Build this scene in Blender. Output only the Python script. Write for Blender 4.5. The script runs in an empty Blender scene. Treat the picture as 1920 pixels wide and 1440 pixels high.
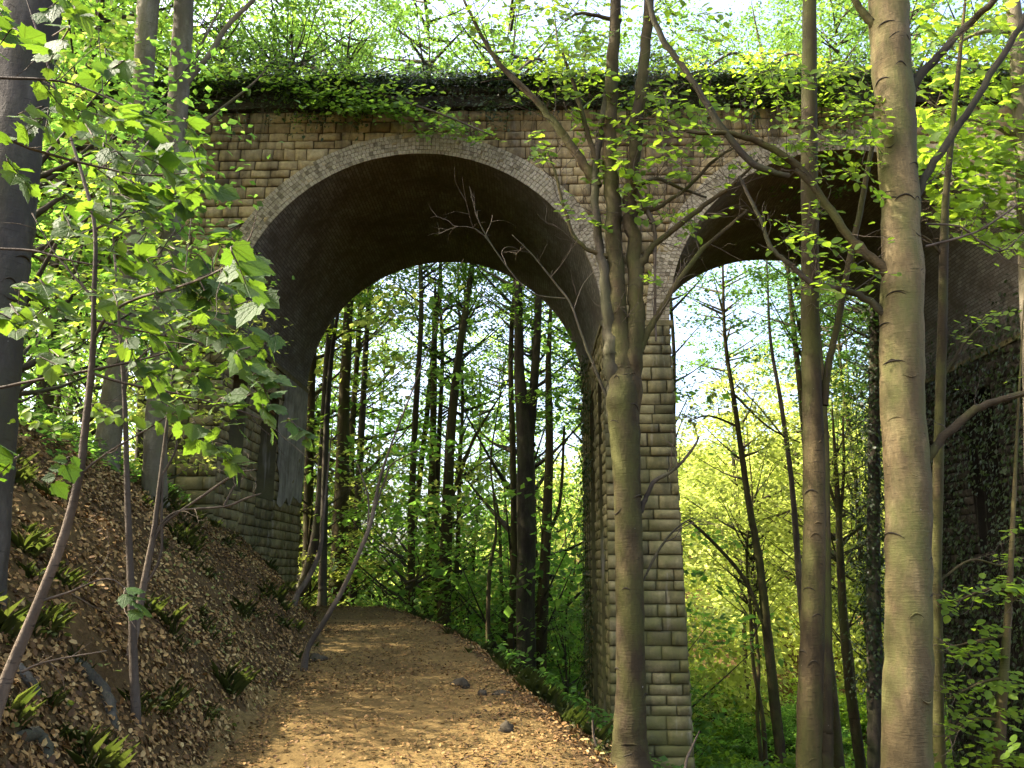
import bpy, math
import numpy as np
from math import radians as R
rng = np.random.default_rng(11)
SC = bpy.context.scene
COL = SC.collection

# ------------------------------------------------------------------ camera
F = 1500.0                       # focal length in pixels of the 1920 px wide photograph
PIT, YAW = R(13.5), R(1.03)
fw = np.array([-math.sin(YAW)*math.cos(PIT), math.cos(YAW)*math.cos(PIT), math.sin(PIT)])
rt = np.array([math.cos(YAW), math.sin(YAW), 0.0])
up = np.cross(rt, fw)
def P(x, y, Y):
    """world point that stands Y metres ahead on the sight line of pixel (x, y)"""
    r = fw + rt*(x-960)/F + up*(720-y)/F
    return r*Y/r[1]
def depth(p): return float(np.dot(p, fw))

cam = bpy.data.cameras.new('camera'); cam.sensor_width = 36.0
cam.lens = 36.0*F/1920; cam.clip_start = 0.05; cam.clip_end = 2000
co = bpy.data.objects.new('camera', cam); COL.objects.link(co)
co.rotation_euler = (math.pi/2+PIT, 0, YAW)
SC.camera = co

# ------------------------------------------------------------------ noise + terrain
def _h(ix, iy, s):
    n = (ix*374761393 + iy*668265263 + s*1442695041) & 0x7fffffff
    n = ((n ^ (n >> 13))*1274126177) & 0x7fffffff
    return ((n ^ (n >> 16)) & 0xffff)/65535.0
def vn(x, y, s=0):
    x = np.asarray(x, float); y = np.asarray(y, float)
    ix = np.floor(x).astype(np.int64); iy = np.floor(y).astype(np.int64)
    fx = x-ix; fy = y-iy; fx = fx*fx*(3-2*fx); fy = fy*fy*(3-2*fy)
    a = _h(ix, iy, s); b = _h(ix+1, iy, s); c = _h(ix, iy+1, s); d = _h(ix+1, iy+1, s)
    return (a*(1-fx)+b*fx)*(1-fy)+(c*(1-fx)+d*fx)*fy
def fbm(x, y, s=0, o=3):
    t = 0; a = 1.0; n = 0
    for k in range(o):
        t = t+a*(vn(x*2**k, y*2**k, s+k)-.5)*2; n += a; a *= .5
    return t/n
def pcx(Y):
    Y = np.asarray(Y, float)
    return -1.0-(Y-7.4)*.183-.022*np.clip(Y-14.5, 0, 12)**2-.53*np.clip(Y-26.5, 0, 30)
def phw(Y): return np.clip(1.72-(np.asarray(Y, float)-7.4)*.042, 1.2, 1.95)
def pz(Y):
    Y = np.asarray(Y, float)
    return -1.6+.056*np.clip(Y-7.4, 0, 14.0)-.05*np.clip(Y-22.5, 0, 30)
def ground(X, Y, rough=True):
    X = np.asarray(X, float); Y = np.asarray(Y, float)
    c = pcx(Y); h = phw(Y)
    dl = np.clip(c-h-X, 0, None); dr = np.clip(X-c-h, 0, None)
    rise = .22*np.minimum(dl, 60)+2.75*(1+.28*np.clip((16.5-Y)/6, 0, 1))*np.tanh(dl*.72/2.75)
    fall = 9.0*np.tanh(.70*dr/9.0)
    z = pz(Y)+rise-fall
    z = z+np.clip(X-24, 0, 26)*.24*np.clip((Y+10)/30, 0, 1)
    hill = np.clip(Y-46, 0, 70)*.30*np.clip((X+14)/20, 0, 1)
    z = z+hill
    if rough:
        off = np.clip((dl+dr)/.8, 0, 1)
        z = z+off*(.16*fbm(X*.9, Y*.9, 3)+.07*fbm(X*3.1, Y*3.1, 9, 2))+(1-off)*(.035*fbm(X*1.4, Y*1.4, 5)-.03)
    return z

# ------------------------------------------------------------------ mesh accumulator
class MB:
    def __init__(s): s.v = []; s.t = []; s.uv = []; s.f = []; s.n = 0; s.sm = True
    def add(s, v, faces, tint=0.5, uv=None):
        v = np.asarray(v, float).reshape(-1, 3)
        for f in faces:
            f = np.asarray(f, np.int64)
            s.f.append(f+s.n)
        s.v.append(v)
        t = np.broadcast_to(np.asarray(tint, float), (len(v),))
        s.t.append(t)
        s.uv.append(np.zeros((len(v), 2)) if uv is None else uv)
        s.n += len(v)
    def mesh(s, name, mat, smooth=True):
        v = np.concatenate(s.v).astype(np.float32)
        me = bpy.data.meshes.new(name)
        me.vertices.add(len(v)); me.vertices.foreach_set('co', v.ravel())
        loops = np.concatenate([f.ravel() for f in s.f]).astype(np.int32)
        lens = np.concatenate([np.full(len(f), f.shape[1]) for f in s.f])
        st = np.concatenate([[0], np.cumsum(lens)[:-1]]).astype(np.int32)
        me.loops.add(len(loops)); me.loops.foreach_set('vertex_index', loops)
        me.polygons.add(len(st)); me.polygons.foreach_set('loop_start', st)
        me.polygons.foreach_set('use_smooth', np.full(len(st), smooth))
        me.update(calc_edges=True)
        a = me.attributes.new('tint', 'FLOAT', 'POINT')
        a.data.foreach_set('value', np.concatenate(s.t).astype(np.float32))
        uv = np.concatenate(s.uv)
        if np.any(uv):
            l = me.uv_layers.new(name='uv'); l.data.foreach_set('uv', uv[loops].astype(np.float32).ravel())
        me.materials.append(mat)
        return me
    def build(s, name, mat, parent=None, smooth=True):
        o = bpy.data.objects.new(name, s.mesh(name, mat, smooth)); COL.objects.link(o)
        if parent is not None: adopt(o, parent)
        return o
def adopt(o, parent):
    o.parent = parent
    o.matrix_parent_inverse = parent.matrix_basis.inverted()
def tag(o, label=None, cat=None, group=None, kind=None):
    if label: o['label'] = label
    if cat: o['category'] = cat
    if group: o['group'] = group
    if kind: o['kind'] = kind
    return o
from mathutils import Matrix, Euler, Vector
def empty(name, loc, label, cat, group=None, rz=0, scale=1):
    o = bpy.data.objects.new(name, None); COL.objects.link(o)
    o.empty_display_size = .3
    o.location = [float(c) for c in loc]; o.rotation_euler = (0, 0, rz); o.scale = (scale,)*3
    o.matrix_basis = Matrix.LocRotScale(o.location, o.rotation_euler, o.scale)
    return tag(o, label, cat, group)

# ------------------------------------------------------------------ tubes
def spline(p, sub):
    p = np.asarray(p, float)
    if len(p) < 3:
        t = np.linspace(0, 1, sub+1)[:, None]; return p[0]*(1-t)+p[-1]*t
    q = np.vstack([2*p[0]-p[1], p, 2*p[-1]-p[-2]]); out = []
    for i in range(1, len(q)-2):
        t = np.linspace(0, 1, sub, endpoint=False)[:, None]
        a, b, c, d = q[i-1], q[i], q[i+1], q[i+2]
        out.append(.5*((2*b)+(-a+c)*t+(2*a-5*b+4*c-d)*t*t+(-a+3*b-3*c+d)*t**3))
    out.append(p[-1][None]); return np.vstack(out)
def tube(mb, pts, rad, n=8, sub=5, rough=0.0, tint=.5, wob=0.0, rs=rng):
    pr = spline(np.column_stack([np.asarray(pts, float), rad]), sub)
    p, r = pr[:, :3].copy(), np.maximum(pr[:, 3], .0008)
    m = len(p)
    if wob: p[1:-1] += rs.normal(0, 1, (m-2, 3))*wob*r[1:-1, None]
    T = np.gradient(p, axis=0); T /= np.linalg.norm(T, axis=1)[:, None]+1e-9
    ref = np.array([1., .13, 0]) if abs(T[0, 0]) < .8 else np.array([0, .1, 1.])
    X = ref-T*(T@ref)[:, None]; X /= np.linalg.norm(X, axis=1)[:, None]
    Y = np.cross(T, X)
    a = np.arange(n)*2*math.pi/n
    rr = np.repeat(r[:, None], n, 1)
    if rough:
        s = int(rs.integers(1e6))
        aa = np.broadcast_to(np.cos(a)*1.3+5, rr.shape); bb = np.broadcast_to(np.sin(a)*1.3, rr.shape)
        ll = np.cumsum(np.r_[0, np.linalg.norm(np.diff(p, axis=0), axis=1)])[:, None]
        rr = rr*(1+rough*(fbm(aa+ll*.7, bb+ll*.9, s, 3)+.5*fbm(aa*2.5, bb*2.5+ll*4, s+7, 2)))
    V = p[:, None]+rr[..., None]*(X[:, None]*np.cos(a)[:, None]+Y[:, None]*np.sin(a)[:, None])
    i = np.arange(m-1)[:, None]*n; j = np.arange(n); k = (j+1) % n
    f = np.stack([i+j, i+k, i+n+k, i+n+j], -1).reshape(-1, 4)
    mb.add(V.reshape(-1, 3), [f, np.arange((m-1)*n, m*n)[None]], tint)
    return p, r
def pxpts(pl, Y):
    pts = []; rad = []
    for q in pl:
        p = P(q[0], q[1], q[3] if len(q) > 3 else Y)
        pts.append(p); rad.append(q[2]*.5*depth(p)/F)
    return pts, rad
def rooted(pts, rad, flare=1.35):
    """continue a stem (listed top to bottom) down into the ground"""
    d = pts[-1]-pts[-2]; d = d/max(abs(d[2]), 1e-3); d[:2] = np.clip(d[:2], -.15, .15); d[2] = -1
    p = pts[-1].copy(); r = rad[-1]; k = 0
    while p[2] > float(ground(p[0], p[1]))-.1 and k < 60:
        h = p[2]-float(ground(p[0], p[1]))
        p = p+d*.35; k += 1
        rr = r*(1+(flare-1)*math.exp(-max(h-.3, 0)*2.5))
        pts.append(p.copy()); rad.append(rr)
    pts.append(p+d*.3); rad.append(rad[-1]*1.1)
    return pts, rad

# ------------------------------------------------------------------ leaves
SH = {}
SH['dia'] = (np.array([(0, 0, 0), (.33, .45, .08), (0, 1, -.03), (-.33, .45, .08)]), [np.array([[0, 1, 2, 3]])])
SH['oval'] = (np.array([(0, 0, 0), (.24, .18, .04), (.36, .48, .07), (.23, .82, .02), (0, 1.02, -.07), (-.23, .82, .02), (-.36, .48, .07), (-.24, .18, .04)]),
              [np.array([[0, 1, 2, 3, 4], [0, 4, 5, 6, 7]])])
_m = [(.12, -.07), (.29, -.04), (.33, .08), (.50, .14), (.48, .27), (.60, .45), (.47, .47), (.38, .53), (.39, .70), (.28, .72), (.17, .84), (0, 1.02)]
_r = [(x, y, .10*abs(x)-.18*max(y-.5, 0)**1.3) for x, y in _m]
_l = [(-x, y, z) for x, y, z in _r[:-1]][::-1]
SH['maple'] = (np.array([(0, 0, 0)]+_r+_l), [np.array([list(range(0, 13))]), np.array([[0]+list(range(12, 24))])])
SH['mapleb'] = (np.array([(x*.86, y, -.35*abs(x)**1.4+.22*y*(1-y)-.25*max(y-.35, 0)) for x, y in [(0, 0)]+_m+[(-x, y) for x, y in _m[:-1]][::-1]]), SH['maple'][1])
SH['litter'] = (np.array([(0, 0, 0), (.30, .3, .12), (.26, .75, .16), (0, 1, .02), (-.26, .75, .16), (-.30, .3, .12)]),
                [np.array([[0, 1, 2, 3], [0, 3, 4, 5]])])
SH['blade'] = (np.array([(-.018, 0, 0), (.018, 0, 0), (.016, .5, .05), (0, 1, -.22), (-.016, .5, .05)]), [np.array([[0, 1, 2, 3, 4]])])
def unit(a): return a/(np.linalg.norm(a, axis=-1, keepdims=True)+1e-9)
def leaves(mb, C, N, T, S, shape='dia', tint=None, width=1.0, rs=rng):
    C = np.asarray(C, float); n = len(C)
    if n == 0: return
    z = unit(np.broadcast_to(N, (n, 3))); y = np.broadcast_to(T, (n, 3)); y = unit(y-z*np.sum(y*z, 1, keepdims=True)); x = np.cross(y, z)
    tv, tf = SH[shape]; k = len(tv)
    S = np.broadcast_to(np.asarray(S, float), (n,))
    loc = tv[None]*S[:, None, None]
    V = C[:, None]+loc[..., :1]*x[:, None]*width+loc[..., 1:2]*y[:, None]+loc[..., 2:]*z[:, None]
    t = rs.random(n) if tint is None else np.broadcast_to(tint, (n,))
    off = (np.arange(n)*k)[:, None, None]
    mb.add(V.reshape(-1, 3), [(f[None]+off).reshape(-1, f.shape[1]) for f in tf], np.repeat(t, k), np.tile(tv[:, :2]+1.0, (n, 1)) if shape.startswith('maple') else None)
def rdir(n, rs=rng): return unit(rs.normal(0, 1, (n, 3)))

# ------------------------------------------------------------------ materials
class NT:
    def __init__(s, name):
        s.m = bpy.data.materials.new(name); s.m.use_nodes = True; s.t = s.m.node_tree; s.t.nodes.clear()
        s.out = s.n('ShaderNodeOutputMaterial')
    def n(s, k, **kw):
        o = s.t.nodes.new(k)
        for a, v in kw.items():
            if hasattr(o, a) and not a[0].isupper(): setattr(o, a, v)
        return o
    def l(s, a, b): s.t.links.new(a, b)
    def attr(s, name='tint'):
        a = s.n('ShaderNodeAttribute'); a.attribute_name = name; return a.outputs['Fac']
    def obj(s): return s.n('ShaderNodeTexCoord').outputs['Object']
    def uv(s): return s.n('ShaderNodeTexCoord').outputs['UV']
    def map(s, v, sc=(1, 1, 1)):
        m = s.n('ShaderNodeMapping'); m.inputs['Scale'].default_value = sc; s.l(v, m.inputs['Vector']); return m.outputs[0]
    def noise(s, v, scale, det=4, rough=.6):
        o = s.n('ShaderNodeTexNoise'); o.inputs['Scale'].default_value = scale; o.inputs['Detail'].default_value = det
        o.inputs['Roughness'].default_value = rough; s.l(v, o.inputs['Vector']); return o.outputs['Fac']
    def ramp(s, f, stops, interp='LINEAR'):
        o = s.n('ShaderNodeValToRGB'); e = o.color_ramp.elements; o.color_ramp.interpolation = interp
        while len(e) < len(stops): e.new(.5)
        for q, (p, c) in zip(e, stops): q.position = p; q.color = tuple(c)+(1,) if len(c) == 3 else c
        s.l(f, o.inputs[0]); return o.outputs[0]
    def mix(s, f, a, b, mode='MIX'):
        o = s.n('ShaderNodeMix'); o.data_type = 'RGBA'; o.blend_type = mode
        for sock, v in ((o.inputs[0], f), (o.inputs[6], a), (o.inputs[7], b)):
            if isinstance(v, (int, float)): sock.default_value = v
            elif isinstance(v, tuple): sock.default_value = v+(1,) if len(v) == 3 else v
            else: s.l(v, sock)
        return o.outputs[2]
    def math(s, op, a, b=0.0):
        o = s.n('ShaderNodeMath'); o.operation = op
        for sock, v in zip(o.inputs, (a, b)):
            if isinstance(v, (int, float)): sock.default_value = v
            else: s.l(v, sock)
        return o.outputs[0]
    def bump(s, h, st, dist=.02):
        o = s.n('ShaderNodeBump'); o.inputs['Strength'].default_value = st; o.inputs['Distance'].default_value = dist
        s.l(h, o.inputs['Height']); return o.outputs[0]
    def bsdf(s, col, rough=.9, spec=.2, normal=None):
        o = s.n('ShaderNodeBsdfPrincipled')
        if isinstance(col, tuple): o.inputs['Base Color'].default_value = col+(1,)
        else: s.l(col, o.inputs['Base Color'])
        o.inputs['Roughness'].default_value = rough; o.inputs['Specular IOR Level'].default_value = spec
        if normal is not None: s.l(normal, o.inputs['Normal'])
        return o.outputs[0]
    def done(s, sh): s.l(sh, s.out.inputs[0]); return s.m
B3 = lambda *a: tuple(a)
def leaf_mat(name, a, b, ta, tb, tr=.5, rough=.55, spec=.25, veins=False):
    m = NT(name); t = m.attr()
    geo = m.n('ShaderNodeObjectInfo').outputs['Random']
    f = m.math('ADD', m.math('MULTIPLY', t, .75), m.math('MULTIPLY', geo, .25))
    c = m.mix(f, a, b); c2 = m.mix(f, ta, tb)
    nrm = None
    if veins:
        sp = m.n('ShaderNodeSeparateXYZ'); m.l(m.uv(), sp.inputs[0]); x = m.math('SUBTRACT', sp.outputs[0], 1.0); y = m.math('SUBTRACT', sp.outputs[1], .98)
        an = m.math('ARCTAN2', x, y); pp = m.math('PINGPONG', m.math('ADD', an, 0.0), .36)
        rr_ = m.math('SQRT', m.math('ADD', m.math('MULTIPLY', x, x), m.math('MULTIPLY', y, y)))
        d = m.math('MULTIPLY', pp, rr_); v = m.ramp(d, [(.008, (1, 1, 1)), (.028, (0, 0, 0))])
        c = m.mix(m.math('MULTIPLY', v, .55), c, tuple(q*1.9 for q in b)); c2 = m.mix(m.math('MULTIPLY', v, .6), c2, tuple(q*.35 for q in tb))
        nz = m.noise(m.uv(), 9, 3); c = m.mix(m.math('MULTIPLY', nz, .5), c, a); nrm = m.bump(m.math('ADD', nz, m.math('MULTIPLY', v, -.8)), .7, .012)
    s1 = m.bsdf(c, rough, spec, nrm)
    tn = m.n('ShaderNodeBsdfTranslucent'); m.l(c2, tn.inputs[0])
    mx = m.n('ShaderNodeMixShader'); mx.inputs[0].default_value = tr; m.l(s1, mx.inputs[1]); m.l(tn.outputs[0], mx.inputs[2])
    return m.done(mx.outputs[0])
L_WOOD = leaf_mat('leaf_wood', (.05, .11, .016), (.11, .17, .026), (.13, .31, .03), (.36, .52, .055), .6)
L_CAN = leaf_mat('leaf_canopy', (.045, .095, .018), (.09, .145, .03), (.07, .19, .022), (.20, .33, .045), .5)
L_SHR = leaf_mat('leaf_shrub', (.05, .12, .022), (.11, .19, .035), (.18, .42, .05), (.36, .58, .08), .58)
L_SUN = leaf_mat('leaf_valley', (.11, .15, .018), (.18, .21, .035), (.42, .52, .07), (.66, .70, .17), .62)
L_BEECH = leaf_mat('leaf_beech', (.06, .12, .012), (.12, .19, .02), (.24, .42, .022), (.48, .62, .045), .58)
L_MAPLE = leaf_mat('leaf_maple', (.03, .07, .016), (.06, .11, .02), (.07, .16, .010), (.20, .31, .02), .5, .58, .25, True)
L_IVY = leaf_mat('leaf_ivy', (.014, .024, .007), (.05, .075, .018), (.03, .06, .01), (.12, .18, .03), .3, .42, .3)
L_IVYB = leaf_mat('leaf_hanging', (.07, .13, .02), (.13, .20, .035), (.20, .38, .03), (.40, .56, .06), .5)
L_GRASS = leaf_mat('leaf_grass', (.035, .05, .010), (.085, .10, .022), (.06, .10, .012), (.16, .20, .03), .35)
def litter_mat():
    m = NT('leaf_litter'); t = m.attr()
    c = m.ramp(t, [(0, (.025, .014, .006)), (.25, (.075, .038, .012)), (.5, (.16, .085, .024)), (.78, (.27, .165, .055)), (.94, (.36, .25, .10)), (1, (.17, .17, .04))])
    return m.done(m.bsdf(c, .7, .25))
LITTER = litter_mat()
def bark(name, c0, c1, c2, moss=None, band=1.0, mossamt=.5, spots=True):
    m = NT(name); o = m.obj(); tt = m.attr()
    n1 = m.noise(m.map(o, (3, 3, .9)), 1.6, 5); n2 = m.noise(m.map(o, (9, 9, 60)), 1.0, 3); n3 = m.noise(m.map(o, (16, 16, 7)), 2.2, 4)
    c = m.ramp(n1, [(.28, c0), (.5, c1), (.72, c2)])
    c = m.mix(m.ramp(n2, [(.60, (0, 0, 0)), (.70, (1, 1, 1))]), c, tuple(x*.55 for x in c0))
    c = m.mix(m.math('MULTIPLY', m.ramp(n3, [(.35, (1, 1, 1)), (.6, (0, 0, 0))]), .4), c, c0)
    n6 = m.noise(m.map(o, (1.3, 1.3, .45)), 1.0, 4, .65); c = m.mix(m.math('MULTIPLY', m.ramp(n6, [(.44, (0, 0, 0)), (.55, (1, 1, 1))]), .75), c, tuple(x*.75 for x in c0))
    if spots:
        n5 = m.noise(o, 17, 2); c = m.mix(m.ramp(n5, [(.765, (0, 0, 0)), (.80, (.6, .6, .6))]), c, (.50, .48, .40))
    if moss:
        n4 = m.noise(m.map(o, (1, 1, .5)), 2.7, 5); c = m.mix(m.math('MULTIPLY', m.ramp(n4, [(.42, (0, 0, 0)), (.62, (1, 1, 1))]), mossamt), c, moss)
    c = m.mix(m.ramp(tt, [(.1, (1, 1, 1)), (.3, (0, 0, 0))]), c, (.03, .024, .014))
    h = m.math('ADD', m.math('MULTIPLY', n3, .6), m.math('MULTIPLY', n2, .5*band))
    return m.done(m.bsdf(c, .85, .2, m.bump(h, .9, .016)))
BK_BEECH = bark('bark_beech', (.07, .052, .022), (.165, .122, .054), (.24, .185, .092), (.085, .088, .024), 1, .85)
BK_MOSS = bark('bark_mossy', (.034, .024, .010), (.072, .051, .020), (.12, .088, .038), (.058, .06, .013), 1, .8)
BK_GREY = bark('bark_grey', (.10, .08, .05), (.19, .158, .105), (.29, .25, .18), (.10, .10, .035), .7, .35)
BK_DARK = bark('bark_dark', (.03, .024, .015), (.07, .054, .034), (.115, .092, .06), (.06, .068, .02), .6, .4, False)
BK_SLATE = bark('bark_slate', (.04, .034, .025), (.082, .072, .053), (.13, .115, .088), (.06, .062, .022), .7, .35)
BK_TWIG = bark('bark_twig', (.055, .042, .028), (.105, .08, .054), (.18, .142, .10), None, .5, 0, False)
def stone(name, cols, dark, moss, zlo, zhi, rs=9, stain=1.0, lime=.3):
    m = NT(name); o = m.obj(); t = m.attr()
    c = m.ramp(t, [(i/(len(cols)-1), q) for i, q in enumerate(cols)])
    n1 = m.noise(o, 1.1, 5, .65); n2 = m.noise(o, rs, 6, .7); n3 = m.noise(m.map(o, (2.2, 2.2, .35)), 1.0, 4)
    c = m.mix(.55, c, m.ramp(n2, [(.3, (.25, .25, .25)), (.7, (.95, .95, .95))]), 'MULTIPLY')
    c = m.mix(m.math('MULTIPLY', m.ramp(n3, [(.46, (0, 0, 0)), (.66, (1, 1, 1))]), .8*stain), c, dark)
    c = m.mix(m.math('MULTIPLY', m.ramp(n1, [(.5, (0, 0, 0)), (.7, (1, 1, 1))]), .5*stain), c, dark)
    n7 = m.noise(m.map(o, (3.1, 3.1, .3)), 1.7, 3); c = m.mix(m.math('MULTIPLY', m.ramp(n7, [(.62, (0, 0, 0)), (.74, (1, 1, 1))]), lime), c, (.5, .45, .36))
    if moss:
        z = m.n('ShaderNodeSeparateXYZ'); m.l(o, z.inputs[0])
        g = m.n('ShaderNodeMapRange'); m.l(z.outputs[2], g.inputs[0]); g.inputs[1].default_value = zhi; g.inputs[2].default_value = zlo
        n4 = m.noise(o, 2.3, 5)
        k = m.math('MULTIPLY', g.outputs[0], m.ramp(n4, [(.36, (0, 0, 0)), (.6, (1, 1, 1))]))
        c = m.mix(m.math('MULTIPLY', k, .75), c, moss)
    return m.done(m.bsdf(c, .92, .15, m.bump(n2, .7, .02)))
ST_FACE = stone('stone_face', [(.06, .041, .019), (.31, .215, .095), (.47, .345, .165), (.40, .295, .14), (.54, .42, .225)], (.055, .04, .026), (.07, .085, .02), 4, 9)
ST_PIER = stone('stone_pier', [(.045, .038, .02), (.21, .165, .068), (.33, .265, .125), (.27, .225, .10)], (.06, .055, .03), (.12, .115, .035), -2, 6)
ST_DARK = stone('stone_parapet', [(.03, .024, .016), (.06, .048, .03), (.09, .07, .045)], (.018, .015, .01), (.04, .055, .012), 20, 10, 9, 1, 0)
ST_RING = stone('stone_ring', [(.19, .15, .09), (.37, .30, .19), (.42, .345, .225), (.47, .39, .26)], (.12, .095, .06), None, 0, 1, 14, .35, .2)
def soffit_mat():
    m = NT('brick_soffit'); u = m.uv(); o = m.obj()
    b = m.n('ShaderNodeTexBrick'); m.l(u, b.inputs['Vector'])
    b.inputs['Scale'].default_value = 1; b.inputs['Brick Width'].default_value = .24; b.inputs['Row Height'].default_value = .085
    b.inputs['Mortar Size'].default_value = .009; b.inputs['Color1'].default_value = (.21, .19, .155, 1); b.inputs['Color2'].default_value = (.12, .108, .088, 1)
    b.inputs['Mortar'].default_value = (.07, .056, .042, 1)
    n = m.noise(o, .9, 6, .7); n2 = m.noise(o, 7, 4)
    c = m.mix(m.ramp(n, [(.35, (0, 0, 0)), (.62, (.85, .85, .85))]), b.outputs[0], (.075, .058, .04))
    c = m.mix(m.math('MULTIPLY', m.ramp(n2, [(.5, (0, 0, 0)), (.75, (1, 1, 1))]), .35), c, (.22, .18, .13))
    n3 = m.noise(m.map(o, (.8, 2.2, .8)), 1.4, 5, .7); c = m.mix(m.math('MULTIPLY', m.ramp(n3, [(.61, (0, 0, 0)), (.72, (1, 1, 1))]), .4), c, (.28, .26, .20))
    return m.done(m.bsdf(c, .93, .12, m.bump(m.math('ADD', m.math('MULTIPLY', b.outputs['Fac'], -1), m.math('MULTIPLY', n2, .5)), .8, .015)))
SOFFIT = soffit_mat()
def render_mat():
    m = NT('pier_render'); o = m.obj(); n = m.noise(o, 1.3, 6, .7); n2 = m.noise(o, 12, 4)
    n3 = m.noise(m.map(o, (3, 3, .4)), 1.6, 5); c = m.ramp(n, [(.3, (.10, .085, .06)), (.5, (.24, .215, .165)), (.7, (.34, .31, .25))]); c = m.mix(m.math('MULTIPLY', m.ramp(n3, [(.48, (0, 0, 0)), (.66, (1, 1, 1))]), .7), c, (.09, .08, .05))
    return m.done(m.bsdf(c, .9, .15, m.bump(n2, .5, .015)))
RENDER = render_mat()
def earth(name, cols, sc=6):
    m = NT(name); o = m.obj(); n = m.noise(o, sc, 6, .75); n2 = m.noise(o, .8, 3); n3 = m.noise(o, 38, 3)
    c = m.ramp(n, [(.25+.5*i/(len(cols)-1), q) for i, q in enumerate(cols)])
    c = m.mix(m.math('MULTIPLY', m.ramp(n2, [(.4, (0, 0, 0)), (.65, (1, 1, 1))]), .5), c, tuple(x*.62 for x in cols[0]))
    return m.done(m.bsdf(c, .95, .1, m.bump(m.math('ADD', n, m.math('MULTIPLY', n3, .5)), .9, .03)))
E_BANK = earth('earth_bank', [(.04, .024, .010), (.085, .052, .020), (.13, .085, .034)])
E_PATH = earth('earth_path', [(.075, .047, .016), (.15, .098, .034), (.215, .145, .055)], 9)

# ------------------------------------------------------------------ ground, path
def grid_obj(name, xs, ys, zf, mat):
    X, Y = np.meshgrid(xs, ys); Z = zf(X, Y); mb = MB()
    nx, ny = len(xs), len(ys); i = np.arange(ny-1)[:, None]*nx+np.arange(nx-1)
    f = np.stack([i, i+1, i+nx+1, i+nx], -1).reshape(-1, 4)
    mb.add(np.stack([X, Y, Z], -1).reshape(-1, 3), [f]); return mb.build(name, mat)
xs = np.r_[np.linspace(-300, -42, 14), np.linspace(-40, -14.2, 60), np.arange(-14, 8, .11), np.linspace(8.2, 44, 110), np.linspace(46, 300, 14)]
ys = np.r_[np.linspace(-40, -2.2, 12), np.arange(-2, 27, .14), np.linspace(27.3, 70, 100), np.linspace(72, 400, 20)]
def zg(X, Y):
    z = ground(X, Y); d = np.abs(X-pcx(Y))-phw(Y)
    return z-np.where((d < -.25) & (Y < 60), .07, 0)
tag(grid_obj('ground', xs, ys, zg, E_BANK), 'leaf strewn woodland bank falling to a green valley', 'ground', kind='structure')
mb = MB(); pys = np.arange(-3, 44, .16); q = np.linspace(-1, 1, 21)
PX = []; PV = []
for Yv in pys:
    h = float(phw(Yv)); c = float(pcx(Yv))
    l = c-h-.12-.25*max(0, min(1, (12-Yv)/4))+(.30*fbm(Yv*1.1, 1.7, 21)+.16*fbm(Yv*3.7, 4.7, 24)); r = c+h+.10+(.36*fbm(Yv*1.2, 9.7, 22)+.18*fbm(Yv*3.9, 2.7, 25))
    X = l+(r-l)*(q+1)/2
    Z = ground(X, np.full_like(X, Yv))+.012-.10*np.clip(np.abs(q)-.93, 0, 1)/.07
    PV.append(np.stack([X, np.full_like(X, Yv), Z], -1))
PV = np.array(PV); n = 21; i = np.arange(len(pys)-1)[:, None]*n+np.arange(n-1)
mb.add(PV.reshape(-1, 3), [np.stack([i, i+1, i+n+1, i+n], -1).reshape(-1, 4)])
tag(mb.build('path', E_PATH), 'brown earth footpath passing under the middle arch', 'path', kind='structure')

# ------------------------------------------------------------------ viaduct
YN, YF = 18.4, 25.5; RR = 4.53; ZS = 5.9; CX0 = -2.68; PER = 10.66; RT = .56
KS = [-1, 0, 1, 2]
CXS = [CX0+PER*k for k in KS]; PXS = [CX0-PER*1.5+PER*k for k in range(5)]
ZTOP = 11.68
VIA = empty('viaduct', (CX0, (YN+YF)/2, -1.0), 'tall disused stone viaduct with brick ringed arches spanning the path and valley', 'viaduct')
VIA.matrix_basis = Matrix.Translation(VIA.location)
def phalf(z): return .80+(np.clip(ZS-.35-z, 0, None))*.0075
def masonry(mb, u0, u1, z0, z1, fn, ch=(.20, .34), bl=(.26, .60), relief=(.015, .06), keep=None, fix=None, seed=1, rows=None):
    rs = np.random.default_rng(seed); z = z0
    ug = np.array([0, .055, .3, .7, .945, 1]); vg = np.array([0, .10, .5, .90, 1]); nu, nv = 6, 5
    i = np.arange(nv-1)[:, None]*nu+np.arange(nu-1)
    F4 = np.stack([i, i+1, i+nu+1, i+nu], -1).reshape(-1, 4)
    edge = np.outer(np.minimum(1, [0, .55, 1, 1, .55, 0]), 1); e = np.minimum.outer([0, .7, 1, .7, 0], [0, .7, 1, 1, .7, 0])
    while z < z1-.02:
        h = rs.uniform(*ch); h = min(h, z1-z) if z1-z-h > .1 else z1-z
        u = u0-rs.uniform(0, bl[0]*.8)
        while u < u1-.02:
            w = rs.uniform(*bl); a = max(u, u0); b = min(u+w, u1)
            if u1-b < .12: b = u1; w = b-u
            u += w
            if b-a < .03: continue
            U = a+(b-a)*ug; V = z+h*vg; UU, VV = np.meshgrid(U, V)
            if keep is not None and not keep(a, b, z, z+h): continue
            if fix is not None: UU, VV = fix(UU, VV)
            d = e*(rs.uniform(*relief)*(1+rs.normal(0, .35)*(ug[None]-.5)*2+rs.normal(0, .35)*(vg[:, None]-.5)*2)+rs.normal(0, .015, (nv, nu)))-.022*(e == 0)
            tb = np.clip(rs.normal(.58, .18), .12, 1)*np.clip(1+rs.normal(0, .12, (nv, nu)), .6, 1.3); tb = np.where(e == 0, 0, np.clip(tb, .1, 1))
            mb.add(fn(UU.ravel(), VV.ravel(), d.ravel()), [F4], tb.ravel())
        z += h
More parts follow.
